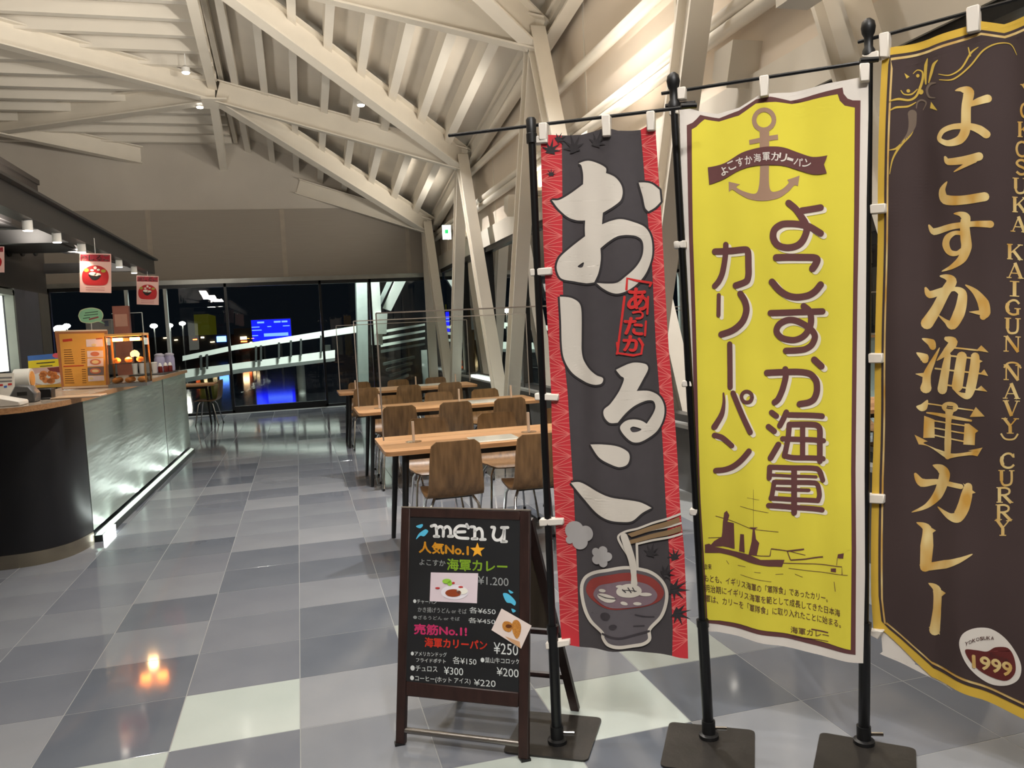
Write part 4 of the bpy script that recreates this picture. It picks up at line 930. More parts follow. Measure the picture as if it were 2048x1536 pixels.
# ================================================================ CHALKBOARD EASEL
ZN = zoomer(780, 1000, .34884)
def zn(x, y): return (780+x*.34884, 1000+y*.34884)
fl_, fr_ = G(*zn(55, 1400)), G(*zn(775, 1490))
ub = (fr_-fl_).normalized(); bk = V((-ub.y, ub.x, 0)); th = math.radians(11)
vb = V((0, 0, math.cos(th)))+bk*math.sin(th); nb = ub.cross(vb).normalized()
if nb.dot(CAM-fl_) < 0: nb = -nb
ea = thing('chalkboard_easel', 'dark wooden A-frame chalkboard easel with a hand-lettered MENU', 'sign', (fl_+fr_)/2+bk*.15)
WB = .492; HB = .832
def fbar(a0, b0, a1, b1, d=.022, off=0):
    c = fl_+ub*((a0+a1)/2-.012)+vb*((b0+b1)/2)-nb*(d/2-.011+off)
    return MB().obox(c, ub, vb, nb, abs(a1-a0)/2, abs(b1-b0)/2, d/2)
obj('front_stile', fbar(0, .004, .036, HB), DARKWOOD, ea, bevel=.003); obj('front_stile', fbar(WB-.036, .004, WB, HB), DARKWOOD, ea, bevel=.003)
obj('top_rail', fbar(.036, HB-.034, WB-.036, HB), DARKWOOD, ea, bevel=.003); obj('lower_rail', fbar(.036, .170, WB-.036, .220), DARKWOOD, ea, bevel=.003)
obj('chalkboard', fbar(.036, .220, WB-.036, HB-.034, .008, .003), CHALK, ea)
obj('foot_rail', MB().tube([fl_+ub*.02+vb*.05, fl_+ub*(WB-.03)+vb*.05], .011, 10), mat('easel_rail_metal', (130, 125, 120), .25, .8), ea)
obj('top_strip', MB().obox(fl_+ub*(WB/2-.012)+vb*(HB+.002), ub, vb, nb, WB/2, .002, .012), mat('easel_top_metal', (200, 190, 180), .3, .8), ea)
top_l, top_r = fl_+ub*.005+vb*(HB-.03)-nb*.03, fl_+ub*(WB-.03)+vb*(HB-.03)-nb*.03
rl, rr_ = V((.535, 3.01, .005)), V((.535, 3.01, .005))+ub*.46
for a_, b_ in ((rl, top_l), (rr_, top_r)):
    d_ = (b_-a_).normalized(); s_ = ub; n_ = d_.cross(s_)
    obj('rear_leg', MB().obox((a_+b_)/2, d_, s_, n_, (b_-a_).length/2, .016, .011), DARKWOOD, ea)
for t_ in (.18, .42):
    p_, q_ = rl.lerp(top_l, t_), rr_.lerp(top_r, t_); obj('rear_rail', MB().tube([p_, q_], .012, 8), DARKWOOD, ea)
p_, q_, r_, s_ = rl.lerp(top_l, .44), rr_.lerp(top_r, .44), rr_.lerp(top_r, .96), rl.lerp(top_l, .96)
obj('rear_board', MB().prism([p_, q_, r_, s_], nb*.006), mat('rear_board_brown', (72, 60, 46), .6), ea)
for p_ in (fl_, fr_): obj('rubber_foot', MB().obox(p_+V((0, 0, .004)), V((1,0,0)), V((0,1,0)), V((0,0,1)), .017, .014, .004), BLACKP, ea)
SB_ = Sheet(fl_-nb*(.003)+nb*.0008, ub, vb)
SB_.o = fl_-nb*(-.011+.003)*0+nb*(.011-.003)-nb*0
CW = mat('chalk_white', (225, 225, 222), .8); CGY = mat('chalk_grey', (206, 210, 208), .8); CO = mat('chalk_orange', (236, 168, 40), .8); CGN = mat('chalk_green', (150, 190, 50), .8)
CPK = mat('chalk_pink', (222, 60, 120), .8); CRD = mat('chalk_red', (226, 62, 40), .8); CBL = mat('chalk_blue', (80, 180, 215), .8)
menu = []
for s_ in ([(238, 150), (262, 146), (268, 178), (268, 208)], [(266, 168), (288, 152), (306, 166), (306, 208)], [(306, 168), (328, 152), (346, 168), (348, 205)], [(255, 208), (280, 209)], [(336, 208), (360, 208)],
           [(448, 152), (400, 148), (376, 166), (372, 192), (390, 215), (448, 220)], [(376, 184), (430, 182)], [(440, 140), (450, 160)],
           [(466, 154), (486, 158), (486, 220)], [(486, 178), (512, 162), (528, 180), (530, 224)], [(472, 222), (500, 222)], [(520, 226), (546, 226)],
           [(584, 156), (600, 160), (592, 205), (606, 228), (632, 226), (650, 200), (656, 160)], [(656, 160), (654, 236)], [(640, 158), (676, 158)], [(640, 238), (668, 238)]): menu += t_stroke(s_, 17)
SB_.put('menu_lettering', ZN(menu), CW, ea, 1)
def star(cx, cy, r, k=5, rot=-90, inner=.42):
    return [(cx+(r if i % 2 == 0 else r*inner)*math.cos(math.radians(rot+180/k*i)), cy+(r if i % 2 == 0 else r*inner)*math.sin(math.radians(rot+180/k*i))) for i in range(2*k)]
def line(body, x0, y0, x1, y1, sk=0, bold=.0): return t_text(body, rectq(x0, y0, x1, y1, sk), bold)
SB_.put('orange_lettering', ZN(line('人気No.1', 168, 238, 450, 302, 18, .06)+t_poly(star(502, 288, 44), smooth=False)), CO, ea, 1)
SB_.put('green_lettering', ZN(line('海軍カレー', 328, 336, 672, 402, 14, .045)), CGN, ea, 1)
for q_ in (('よこすか', 170, 338, 318, 372, 8, .01), ('¥1.200', 505, 435, 680, 482, 12, .005), ('●チャーハン', 134, 568, 268, 592, 6), ('かき揚げうどん or そば', 160, 612, 440, 642, 12, .01), ('各¥650', 455, 612, 606, 648, 10),
    ('●ざるうどん or そば', 134, 660, 400, 682, 10, .01), ('各¥450', 450, 672, 604, 704, 10), ('¥250', 595, 815, 735, 880, 12), ('●アメリカンドッグ', 120, 866, 326, 892, 8), ('フライドポテト', 150, 904, 320, 928, 8),
    ('各¥150', 360, 896, 496, 938, 10), ('●葉山牛コロッケ', 520, 900, 746, 932, 10), ('¥200', 612, 958, 738, 1006, 12), ('●チュロス', 118, 946, 272, 978, 8), ('¥300', 310, 955, 420, 998, 8), ('●コーヒー(ホット アイス)', 116, 1004, 462, 1040, 20), ('¥220', 482, 1026, 606, 1064, 8)):
    SB_.put('white_lettering', ZN(line(*q_)), CGY, ea, 1)
SB_.put('pink_lettering', ZN(line('売筋No.1!', 140, 710, 440, 768, 14, .055)), CPK, ea, 1)
SB_.put('red_lettering', ZN(line('海軍カリーパン', 200, 788, 556, 842, 18, .055)), CRD, ea, 1)
SB_.put('blue_doodle', ZN(t_poly([(150, 150), (186, 138), (188, 150), (172, 162)])+t_poly([(150, 225), (165, 195), (185, 178), (205, 168), (220, 178), (210, 195), (195, 208), (175, 205)])), CBL, ea, 1)
SB_.put('blue_doodle', ZN(t_poly([(680, 515), (708, 530), (690, 535)])+t_poly([(648, 538), (672, 535), (700, 556), (722, 585), (715, 605), (695, 592), (668, 585)])+t_poly([(697, 622), (722, 635), (705, 645)])), CBL, ea, 1)
pc = thing('curry_photo', 'curry plate photograph stuck on the chalkboard under the green lettering', 'photo', SB_.px(*zn(365, 590)))
SB_.put('print', ZN(t_poly([(235, 415), (506, 420), (499, 592), (228, 580)], smooth=False)), mat('photo_lilac', (222, 206, 212), .3), pc, 1, thick=.0008)
SB_.put('plate', ZN(t_disc((372, 528), 78, 42)), mat('photo_plate', (236, 230, 236), .3), pc, 2); SB_.put('curry', ZN(t_disc((365, 532), 46, 22)), mat('photo_curry', (150, 70, 40), .3), pc, 3)
SB_.put('rice', ZN(t_disc((415, 522), 32, 18)), mat('photo_rice', (242, 238, 225), .3), pc, 3); SB_.put('lettuce', ZN(t_disc((328, 465), 26, 14)+t_disc((345, 478), 14, 14)), mat('photo_lettuce', (150, 200, 70), .3), pc, 3)
SB_.put('garnish', ZN(t_disc((275, 504), 14, 5)+t_disc((366, 475), 8, 6)+t_disc((408, 498), 14, 5)), mat('photo_garnish', (190, 50, 50), .3), pc, 3)
pc = thing('bread_photo', 'tilted curry bread photograph stuck across the chalkboard edge', 'photo', SB_.px(*zn(752, 850)))
SB_.o = SB_.o+nb*.0045
SB_.put('print', ZN(t_poly([(640, 622), (812, 720), (752, 852), (582, 745)], smooth=False)), mat('photo_cream', (228, 212, 204), .3), pc, 1, thick=.0008)
SB_.put('bread', ZN(t_poly([(645, 715), (660, 695), (690, 700), (705, 720), (690, 755), (655, 745)])+t_poly([(712, 690), (735, 690), (752, 720), (748, 765), (728, 795), (706, 760), (700, 715)])), mat('photo_bread', (205, 145, 70), .3, rgb2=(170, 105, 45), scale=200), pc, 2)
SB_.put('filling', ZN(t_disc((682, 722), 18, 10)), mat('photo_filling', (100, 55, 30), .3), pc, 3); SB_.put('board_print', ZN(t_poly([(660, 780), (745, 812), (750, 850), (700, 815)], smooth=False)), mat('photo_board', (205, 160, 120), .3), pc, 2)

# ================================================================ BANNERS
def onv(u, v, g):
    d = ray(u, v); t = math.hypot(g.x, g.y)/math.hypot(d.x, d.y); return CAM+d*t
def stand(base_px, top_px, label, plate_c, plate_ang, ball=True, sleeve=(.0, .62)):
    g = G(*base_px); tp = onv(*top_px, g); t = thing('banner_pole', label, 'banner pole', (g.x, g.y, 0), 'black banner poles')
    ax = (tp-V((g.x, g.y, 0)))
    def at(z): return V((g.x, g.y, 0))+ax*(z/ax.z)
    obj('pole', MB().tube([at(.02), at(ax.z-.01)], .0125, 12), BLACKG, t)
    obj('sleeve', MB().tube([at(.01), at(.40)], .0185, 12).tube([at(.40), at(.425)], .021, 12), BLACKG, t)
    if ball: obj('finial', MB().lathe(at(ax.z-.10), [(.014, 0), (.019, .005), (.019, .02), (.013, .03), (.013, .06), (.019, .072), (.022, .09), (.019, .107), (.008, .117)], 16), BLACKP, t)
    else: obj('finial', MB().lathe(at(ax.z-.075), [(.018, 0), (.018, .03), (.016, .032), (.017, .075), (.013, .082)], 16), BLACKP, t)
    c = V((*plate_c, 0)); ca, sa = math.cos(plate_ang), math.sin(plate_ang); X, Y = V((ca, sa, 0)), V((-sa, ca, 0)); n = 3; r = .02; hw = .148
    pts = []
    for cx, cy, a0 in ((1, 1, 0), (-1, 1, 90), (-1, -1, 180), (1, -1, 270)):
        for k in range(n+1):
            a = math.radians(a0+90*k/n); pts.append(c+X*(cx*(hw-r)+r*math.cos(a))+Y*(cy*(hw-r)+r*math.sin(a)))
    obj('base_plate', MB().prism(pts, (0, 0, .007)), PLATE, t)
    obj('socket', MB().lathe((g.x, g.y, .007), [(.034, 0), (.034, .012), (.023, .016), (.023, .06)], 16), BLACKP, t)
    obj('clamp_screw', MB().tube([V((g.x+.02, g.y-.01, .04)), V((g.x+.055, g.y-.025, .04))], .007, 8), CHROME, t)
    return t, at, ax.z
def rip(A, l1, ph, l2=.55, ph2=0): return lambda a, b: A*(.6*math.sin(2*math.pi*a/l1+ph+.9*math.sin(2.2*b+ph2))+.25*math.sin(2*math.pi*a/(l1*.53)+2*ph+1.3*b)+.35*math.sin(2*math.pi*b/l2+ph2+3*a))
def crossbar(S, t, at, p0, p1, hub=None):
    obj('cross_arm', MB().tube([S.px(*p0, -.004), S.px(*p1, -.004)], .0058, 8), BLACKG, t)
def tabs(S, ban, quads, lift=.016):
    for q in quads:
        f = [S.px(x, y, lift) for x, y in q]; b = [p-S.n*(.032) for p in f]
        mb = MB().add(f+b, [(0,1,2,3),(7,6,5,4),(0,4,5,1),(1,5,6,2),(2,6,7,3),(3,7,4,0)])
        obj('tab', mb, WHITET, ban, bevel=.003)
ML = .016
# ---------------- black banner
t1, at1, h1 = stand((1115, 1488), (1062, 240), 'black pole with flat cap carrying the black and red sweet soup banner', (.788, 2.61), math.radians(59), False)
g1 = G(1115, 1488); an = math.radians(-34)
S = Sheet(V((g1.x, g1.y, 0))+V((0, 0, 0)), (math.cos(an), math.sin(an), 0), (0, 0, 1), rip(.014, .21, 1.0, .8, .4)); S.o = S.o-S.n*.012
crossbar(S, t1, at1, (895, 270), (1392, 210))
obj('arm_sleeve', MB().tube([S.px(1362, 213, -.004), S.px(1392, 209, -.004)], .009, 8), BLACKG, t1)
bn = thing('sweet_soup_banner', 'black cloth banner with red patterned edges reading おしるこ', 'banner', V((g1.x, g1.y, .35))+S.u*.2)
ZA = zoomer(1040, 230, .30586); ZB = zoomer(1040, 680, .30586); ZC = zoomer(1080, 980, .30586); ZD = zoomer(1080, 300, .19534)
A_ = lambda x, y: (1040+x*.30586, 230+y*.30586); B_ = lambda x, y: (1040+x*.30586, 680+y*.30586); C_ = lambda x, y: (1080+x*.30586, 980+y*.30586)
left = [A_(140, 190), A_(155, 700), A_(175, 1200), A_(190, 1536), B_(205, 330), B_(215, 700), B_(235, 1200), C_(110, 450), C_(130, 850), C_(145, 1010)]
lin_ = [A_(268, 130), A_(278, 560), A_(280, 900), A_(285, 1250), B_(285, 100), B_(308, 330), B_(332, 700), B_(352, 1000), C_(235, 400), C_(250, 900), C_(256, 1030)]
rin = [A_(785, 92), A_(805, 330), A_(832, 650), A_(866, 1000), A_(890, 1536), B_(912, 330), B_(940, 750), B_(960, 1100), C_(850, 400), C_(870, 900), C_(866, 1080)]
right = [A_(885, 100), A_(905, 400), A_(922, 600), A_(945, 1000), A_(975, 1536), B_(1000, 330), B_(1030, 750), B_(1050, 1100), C_(945, 400), C_(962, 900), C_(968, 1105)]
topb = [A_(190, 132), A_(400, 125), A_(560, 85), A_(640, 103), A_(780, 92)]
botb = [C_(860, 1080), C_(480, 1052), C_(256, 1030)]
NAVY = mat('charcoal_cloth', (66, 61, 63), .85, var=.04, scale=30); CRED = mat('red_cloth_print', (196, 48, 56), .85, var=.05); PKL = mat('pale_red_line', (222, 110, 105), .85); OFFW = mat('off_white_print', (206, 198, 186), .85, var=.02); INK = mat('dark_print', (44, 40, 42), .85)
S.put('cloth', t_poly(left[:1]+topb+right+botb+left[::-1][:-1], smooth=False), NAVY, bn, 0, ML, thick=.0006)
S.put('red_edge', t_poly([A_(140, 190), A_(190, 132)]+lin_+left[::-1][:-1], smooth=False), CRED, bn, 1, ML)
S.put('red_edge', t_poly([A_(862, 55)]+right+rin[::-1], smooth=False), CRED, bn, 1, ML)
def lerp_line(L, t):
    n = len(L)-1; k = min(int(t*n), n-1); f = t*n-k; return (L[k][0]*(1-f)+L[k+1][0]*f, L[k][1]*(1-f)+L[k+1][1]*f)
def by_y(L, y):
    for a, b in zip(L[:-1], L[1:]):
        if a[1] <= y <= b[1]: f = (y-a[1])/max(b[1]-a[1], 1e-6); return (a[0]+(b[0]-a[0])*f, y)
    e = L[0] if y < L[0][1] else L[-1]; return (e[0], y)
for LL, RR, y0, y1 in ((left, lin_, 296, 1284), (rin, right, 268, 1304)):
    pat = []; y = y0; k = 0; pd = 44
    while y < y1-pd/2:
        a, b = by_y(LL, y), by_y(RR, y); m = ((a[0]+b[0])/2, y)
        hub, spk = ((b, LL) if k % 2 == 0 else (a, RR))
        for dy in (-pd/2, -pd/4, 0, pd/4, pd/2):
            e = by_y(spk, min(max(y+dy, y0), y1)); pat += t_stroke([hub, e], 1.5, False)
        y += pd/2; k += 1
    S.put('leaf_lattice', pat, PKL, bn, 1.5, ML)
o_out = [(390,135,1),(490,108),(600,140),(680,190),(680,240,1),(770,280),(830,350),(850,430),(830,520),(750,590),(650,645,1),(640,765,1),(740,730),(840,712),(950,735),(1060,780),(1120,850),(1150,950),(1150,1080),(1110,1210),(1050,1310),(960,1400),(880,1450),(800,1472),(720,1455),(640,1410),(585,1362,1),(700,1370),(800,1360),(880,1300),(980,1200),(1040,1100),(1058,1000),(1040,920),(980,880),(890,872),(800,890),(700,950),(625,1010,1),(630,1120),(605,1260),(562,1355,1),(480,1365),(350,1345),(230,1320),(190,1250),(185,1180),(215,1100),(300,1010),(380,945),(465,885,1),(462,800),(465,722,1),(380,720),(290,690),(200,610),(135,520,1),(200,515),(300,450),(440,350,1),(440,250),(420,155)]
o_dot = [(1005,328,1),(1080,330),(1150,350),(1225,410,1),(1238,530,1),(1180,590),(1110,628,1),(1075,590),(1050,480)]
shi = [(265,1188,1),(330,1195),(385,1230),(400,1290),(398,1480),(398,1540),(410,1600),(450,1660),(500,1700),(545,1720),(535,1755),(485,1763),(420,1745),(340,1690),(290,1600),(275,1500),(272,1350)]
ru = [(628,195,1),(700,160),(750,148),(820,160),(835,190),(800,260),(760,335,1),(840,335),(910,365),(945,430),(940,510),(900,590),(840,640),(780,670),(730,665),(680,620),(655,570),(690,530),(740,520),(790,530),(825,550,1),(865,490),(885,440),(870,400),(820,400),(750,430),(690,480),(640,540,1),(590,540),(555,500),(552,455),(590,420),(640,350),(670,290),(680,250),(660,235)]
ko1 = [(462,682,1),(540,678),(640,695),(705,730),(718,770),(700,815),(650,830),(590,805),(520,760)]
ko2 = [(335,932,1),(390,930),(500,980),(620,1030),(780,1058),(862,1097,1),(800,1130),(740,1180),(690,1190),(600,1175),(500,1120),(410,1030)]
def outl(pts, w): h_ = hermite(pts); return t_stroke([(x, y, w) for x, y in h_+h_[:1]], w, False, False)
S.put('lettering_outline', ZD(outl(o_out, 42)+outl(o_dot, 42))+ZA(outl(shi, 26))+ZB(outl(ru, 26)+outl(ko1, 26)+outl(ko2, 26)), INK, bn, 2, ML)
S.put('big_lettering', ZD(t_poly(o_out, [[(385,1190),(450,1150),(440,1195),(410,1205)]])+t_poly(o_dot))+ZA(t_poly(shi))+ZB(t_poly(ru, [[(720,580),(740,567),(790,585),(770,600),(735,603)]])+t_poly(ko1)+t_poly(ko2)), OFFW, bn, 3, ML)
st_ = []
for pl in ([(700,1140),(705,1068),(760,1082),(858,1098)], [(862,1098),(850,1118)], [(688,1190),(672,1320),(655,1440),(640,1550),(636,1560)], [(838,1190),(832,1300)], [(822,1350),(815,1440)], [(638,1490),(642,1556),(740,1572),(790,1562),(800,1500)]): st_ += t_stroke(pl, 15, True, False)
st_ = ZA(st_)
for ch, q in (('あ', (708, 1130, 836, 1272)), ('っ', (735, 1278, 806, 1332)), ('た', (686, 1322, 800, 1432)), ('か', (678, 1440, 806, 1540))): st_ += ZA(t_text(ch, rectq(*q, 8), .06))
S.put('red_stamp', st_, mat('stamp_red', (205, 42, 40), .85), bn, 4, ML)
def maple(cx, cy, r, rot=0):
    o = []
    for i, (a, l) in enumerate(((-90, 1), (-52, .9), (-12, .75), (35, .45), (90, .25), (145, .45), (192, .75), (232, .9))):
        for d, f in ((-19, .3), (0, l), (19, .3)) if i == 0 else ((0, l), (19, .28)): o.append((cx+r*f*math.cos(math.radians(a+d+rot)), cy+r*f*math.sin(math.radians(a+d+rot))))
    return t_poly(o, smooth=False)
S.put('maple_leaves', ZA(maple(205, 235, 85, 10)+maple(350, 215, 100, -15)+maple(500, 185, 85, 20)+maple(210, 392, 42)+maple(250, 160, 60, 60))+ZC(maple(725, 415, 75, 15)+maple(885, 430, 70, -10)+maple(880, 640, 105, 100)+maple(900, 800, 100, 120)+maple(820, 540, 80, 60)), INK, bn, 2.5, ML)
S.put('steam_clouds', ZC(t_disc((225, 262), 60)+t_disc((298, 285), 52)+t_disc((262, 340), 50)+t_disc((195, 325), 26)+sum((t_disc((405+42*math.cos(a*1.2566), 428+42*math.sin(a*1.2566)), 30) for a in range(5)), [])+t_disc((405, 428), 36)), mat('steam_grey', (168, 164, 162), .85), bn, 4, ML)
bowl = [(270,640),(300,570),(400,525),(550,508),(700,528),(790,580),(830,650),(825,740),(790,830),(715,915),(714,980),(660,1015),(540,1027),(450,1003),(415,962),(412,930),(330,860),(285,760)]
S.put('bowl_outline', ZC(outl(bowl, 22)+t_stroke([(920, 150), (760, 205), (640, 250), (560, 270), (515, 300), (535, 360), (580, 440), (592, 515)], 14)+t_stroke([(928, 280), (760, 320), (640, 350)], 14)+t_stroke([(634, 350), (638, 515)], 16)+t_stroke([(924, 210), (760, 250), (620, 290)], 14)), OFFW, bn, 4.6, ML)
S.put('bowl_body', ZC(t_poly(bowl)), mat('bowl_print_grey', (92, 86, 90), .85), bn, 4, ML)
S.put('bowl_rim', ZC(t_poly([(298,650),(335,585),(450,548),(620,545),(745,580),(812,655),(785,720),(700,760),(550,782),(420,762),(330,712)])), mat('bowl_print_red', (140, 56, 50), .85), bn, 5, ML)
S.put('bowl_soup', ZC(t_poly([(348,680),(400,615),(560,595),(700,615),(768,680),(730,740),(600,772),(480,765),(390,730)])), mat('bowl_print_soup', (124, 104, 112), .85), bn, 6, ML)
S.put('chopsticks', ZC(t_poly([(575,285),(912,168),(920,200),(600,306)], smooth=False)+t_poly([(560,335),(925,226),(928,262),(575,357)], smooth=False)), mat('chopstick_print', (134, 108, 76), .85), bn, 5.4, ML)
S.put('rice_cake', ZC(t_stroke([(552,300,44),(578,380,50),(605,470,46),(614,560,36),(616,610,44)])+t_disc((584, 660), 82, 46)+t_disc((438, 698), 62, 26, rot=.25)+t_disc((412, 650), 24, 11)+t_disc((520, 626), 20, 9)+t_disc((690, 682), 42, 12)+t_disc((636, 745), 28, 11)+t_disc((550, 742), 24, 11, rot=.4)), OFFW, bn, 7, ML)
PDG = mat('print_dark_grey', (58, 52, 56), .85)
S.put('rice_cake_shading', ZC(t_stroke([(540,650),(560,670)], 7)+t_stroke([(575,640),(595,672)], 7)+t_stroke([(605,640),(620,665)], 7)+t_stroke([(545,655),(630,662)], 5)+t_stroke([(385,680),(440,695),(500,705)], 5)), PDG, bn, 7.6, ML)
S.put('bowl_shading', ZC(t_stroke([(620,820),(690,830),(745,830)], 8)+t_stroke([(610,895),(680,890)], 8)+t_stroke([(412,935),(540,968),(712,925)], 14)+t_disc((430, 820), 34, 26)+t_disc((480, 890), 26, 18)), PDG, bn, 5, ML)
tabs(S, bn, [[A_(132, 60), A_(185, 55), A_(188, 170), A_(134, 172)], [A_(540, 8), A_(596, 5), A_(598, 145), A_(543, 147)], [A_(828, -20), A_(882, -25), A_(884, 104), A_(830, 108)], [A_(45, 145), A_(188, 138), A_(188, 190), A_(48, 195)], [A_(72, 1008), A_(220, 998), A_(222, 1046), A_(75, 1056)], [B_(105, 345), B_(258, 352), B_(256, 395), B_(105, 390)], [B_(140, 1160), B_(290, 1160), B_(290, 1203), B_(140, 1208)], [C_(48, 980), C_(196, 972), C_(198, 1012), C_(52, 1026)]])

# ---------------- yellow banner
t2, at2, h2 = stand((1418, 1478), (1345, 156), 'black pole with ball finial carrying the yellow anchor banner', (1.253, 2.343), math.radians(-32.3))
g2 = (G(1418, 1478)+onv(1345, 160, G(1418, 1478)))/2; an = math.radians(-37.5)
S = Sheet(V((g2.x, g2.y, 0)), (math.cos(an), math.sin(an), 0), (0, 0, 1), rip(.016, .26, 2.2, .9, 1.1)); S.o = S.o-S.n*.016
crossbar(S, t2, at2, (1322, 186), (1757, 118))
obj('arm_sleeve', MB().tube([S.px(1332, 214, .008), S.px(1391, 207, .008)], .0085, 8), BLACKG, t2)
obj('arm_sleeve', MB().tube([S.px(1720, 123, .004), S.px(1757, 118, .004)], .0085, 8), BLACKG, t2)
bn = thing('anchor_banner', 'yellow cloth banner with maroon anchor and lettering よこすか海軍カリーパン', 'banner', V((g2.x, g2.y, .35))+S.u*.28)
E_ = lambda x, y: (1340+x*.28646, 140+y*.28646); H_ = lambda x, y: (1340+x*.26036, 940+y*.26036)
ZE = zoomer(1340, 140, .28646); ZF = zoomer(1400, 400, .2343); ZG = zoomer(1400, 740, .20833); ZH = zoomer(1340, 940, .26036)
leftY = [(1360, 221), (1364, 340), (1369, 484), (1373, 580), (1379, 800), (1384, 940), (1392, 1150), (1398, 1262)]
YEL = mat('yellow_print', (222, 208, 64), .85, var=.03); MAR = mat('maroon_print', (98, 58, 56), .85, var=.04); CLW = mat('white_cloth', (224, 216, 206), .85, var=.02); SHD = mat('cream_shadow_print', (232, 222, 200), .85)
S.put('cloth', t_poly(leftY[:1]+[E_(110, 268), E_(200, 285), E_(330, 300), E_(480, 262), E_(620, 178), E_(840, 150), E_(1100, 92), E_(1385, 45), E_(1385, 300), E_(1372, 900), (1731, 700), (1729, 950), (1730, 1150), H_(1485, 1490), H_(1200, 1440), H_(900, 1372), H_(600, 1300), H_(360, 1250), H_(268, 1246)]+leftY[::-1][:-1], smooth=False), CLW, bn, 0, ML, thick=.0006)
S.put('maroon_border', t_poly([E_(122, 392), E_(160, 372), E_(185, 345), E_(210, 312), E_(340, 332), E_(480, 282), E_(600, 206), E_(700, 189), E_(840, 209), E_(1000, 168), E_(1205, 122), E_(1212, 165), E_(1240, 200), E_(1275, 213), E_(1330, 215), E_(1325, 600), (1718, 426), (1715, 580), (1711, 940), (1712, 1096), H_(1425, 1415), H_(1200, 1372), H_(900, 1302), H_(600, 1237), H_(360, 1190), H_(262, 1180), (1394, 1000), (1386, 700), (1380, 480)], smooth=False), MAR, bn, 1, ML)
S.put('yellow_field', t_poly([E_(156, 420), E_(185, 400), E_(215, 365), E_(240, 342), E_(340, 356), E_(480, 318), E_(600, 236), E_(740, 226), E_(850, 232), E_(1000, 200), E_(1170, 170), E_(1185, 215), E_(1220, 250), E_(1290, 265), (1708, 426), (1706, 580), (1702, 940), (1703, 1096), H_(1388, 1375), H_(1200, 1330), H_(900, 1266), H_(600, 1200), H_(380, 1163), H_(285, 1158), (1402, 1000), (1394, 700), (1388, 480)], smooth=False), YEL, bn, 2, ML)
TAN = mat('tan_print', (160, 128, 106), .85)
n24 = [(658+70*math.cos(2*math.pi*k/24), 352+70*math.sin(2*math.pi*k/24)) for k in range(25)]
S.put('anchor', ZE(t_stroke(n24, 32, False, False)+t_poly([(628,425),(695,418),(695,600),(628,600)], smooth=False)+t_poly([(553,490),(755,455),(757,490),(555,522)], smooth=False)+t_poly([(410,780,1),(490,800,1),(465,820),(520,850),(600,865),(625,800),(632,640,1),(695,640,1),(695,800),(715,855),(780,840),(830,790),(820,770,1),(905,735,1),(893,810,1),(870,805),(830,850),(760,900),(660,918),(560,905),(480,865),(435,835),(412,855,1)])), TAN, bn, 3, ML)
S.put('ribbon', ZE(t_poly([(265,680,1),(380,650),(500,580),(600,550),(700,540),(800,545),(900,575),(1000,605),(1100,597,1),(1075,660,1),(1095,722,1),(1010,730),(900,700),(800,675),(690,670),(580,675),(480,705),(380,760),(275,802,1)])), MAR, bn, 4, ML)
tr = []
for ch, x, y, r in zip('よこすか海軍カリーパン', (375,430,490,550,612,675,735,790,840,895,955), (705,668,645,630,617,610,610,615,625,638,652), (-28,-24,-18,-12,-6,-2,3,8,14,18,22)):
    s_ = 25 if ch not in 'ー' else 20; hh = s_ if ch != 'ー' else 6
    c_, sn = math.cos(math.radians(r)), math.sin(math.radians(r))
    tr += t_text(ch, [(x+a*c_-b*sn, y+a*sn+b*c_) for a, b in ((-s_, -hh-4), (s_, -hh-4), (s_, hh+4), (-s_, hh+4))], .03)
S.put('ribbon_lettering', ZE(tr), CLW, bn, 5, ML)
FS = [([(760,30),(820,80),(870,150),(900,200),(910,260),(880,340),(830,390),(750,410),(670,390),(630,330),(640,260),(700,215),(780,205),(860,210),(930,225),(1030,285)],58),([(870,90),(1030,65)],56),
      ([(655,495),(800,490),(960,490),(1000,505),(985,550),(960,585)],60),([(618,700),(680,770),(750,815),(830,830),(920,815),(980,780),(1030,722)],58),
      ([(605,965),(1045,950)],54),([(885,905),(935,950),(948,1030),(930,1100),(880,1165),(800,1195),(700,1175),(655,1120),(680,1060),(750,1025),(820,1030),(900,1070),(960,1120),(980,1170),(950,1240),(880,1278),(735,1286)],54),
      ([(975,1365),(1035,1420)],58),([(130,440),(280,433),(395,424),(412,450),(415,560),(415,640),(395,695),(305,730)],56),([(220,380),(215,480),(190,620),(160,690),(125,735)],48),
      ([(158,810),(155,985)],34),([(345,800),(385,870),(395,950),(360,1040),(280,1110),(180,1148)],56),([(250,1230),(254,1600)],46)]
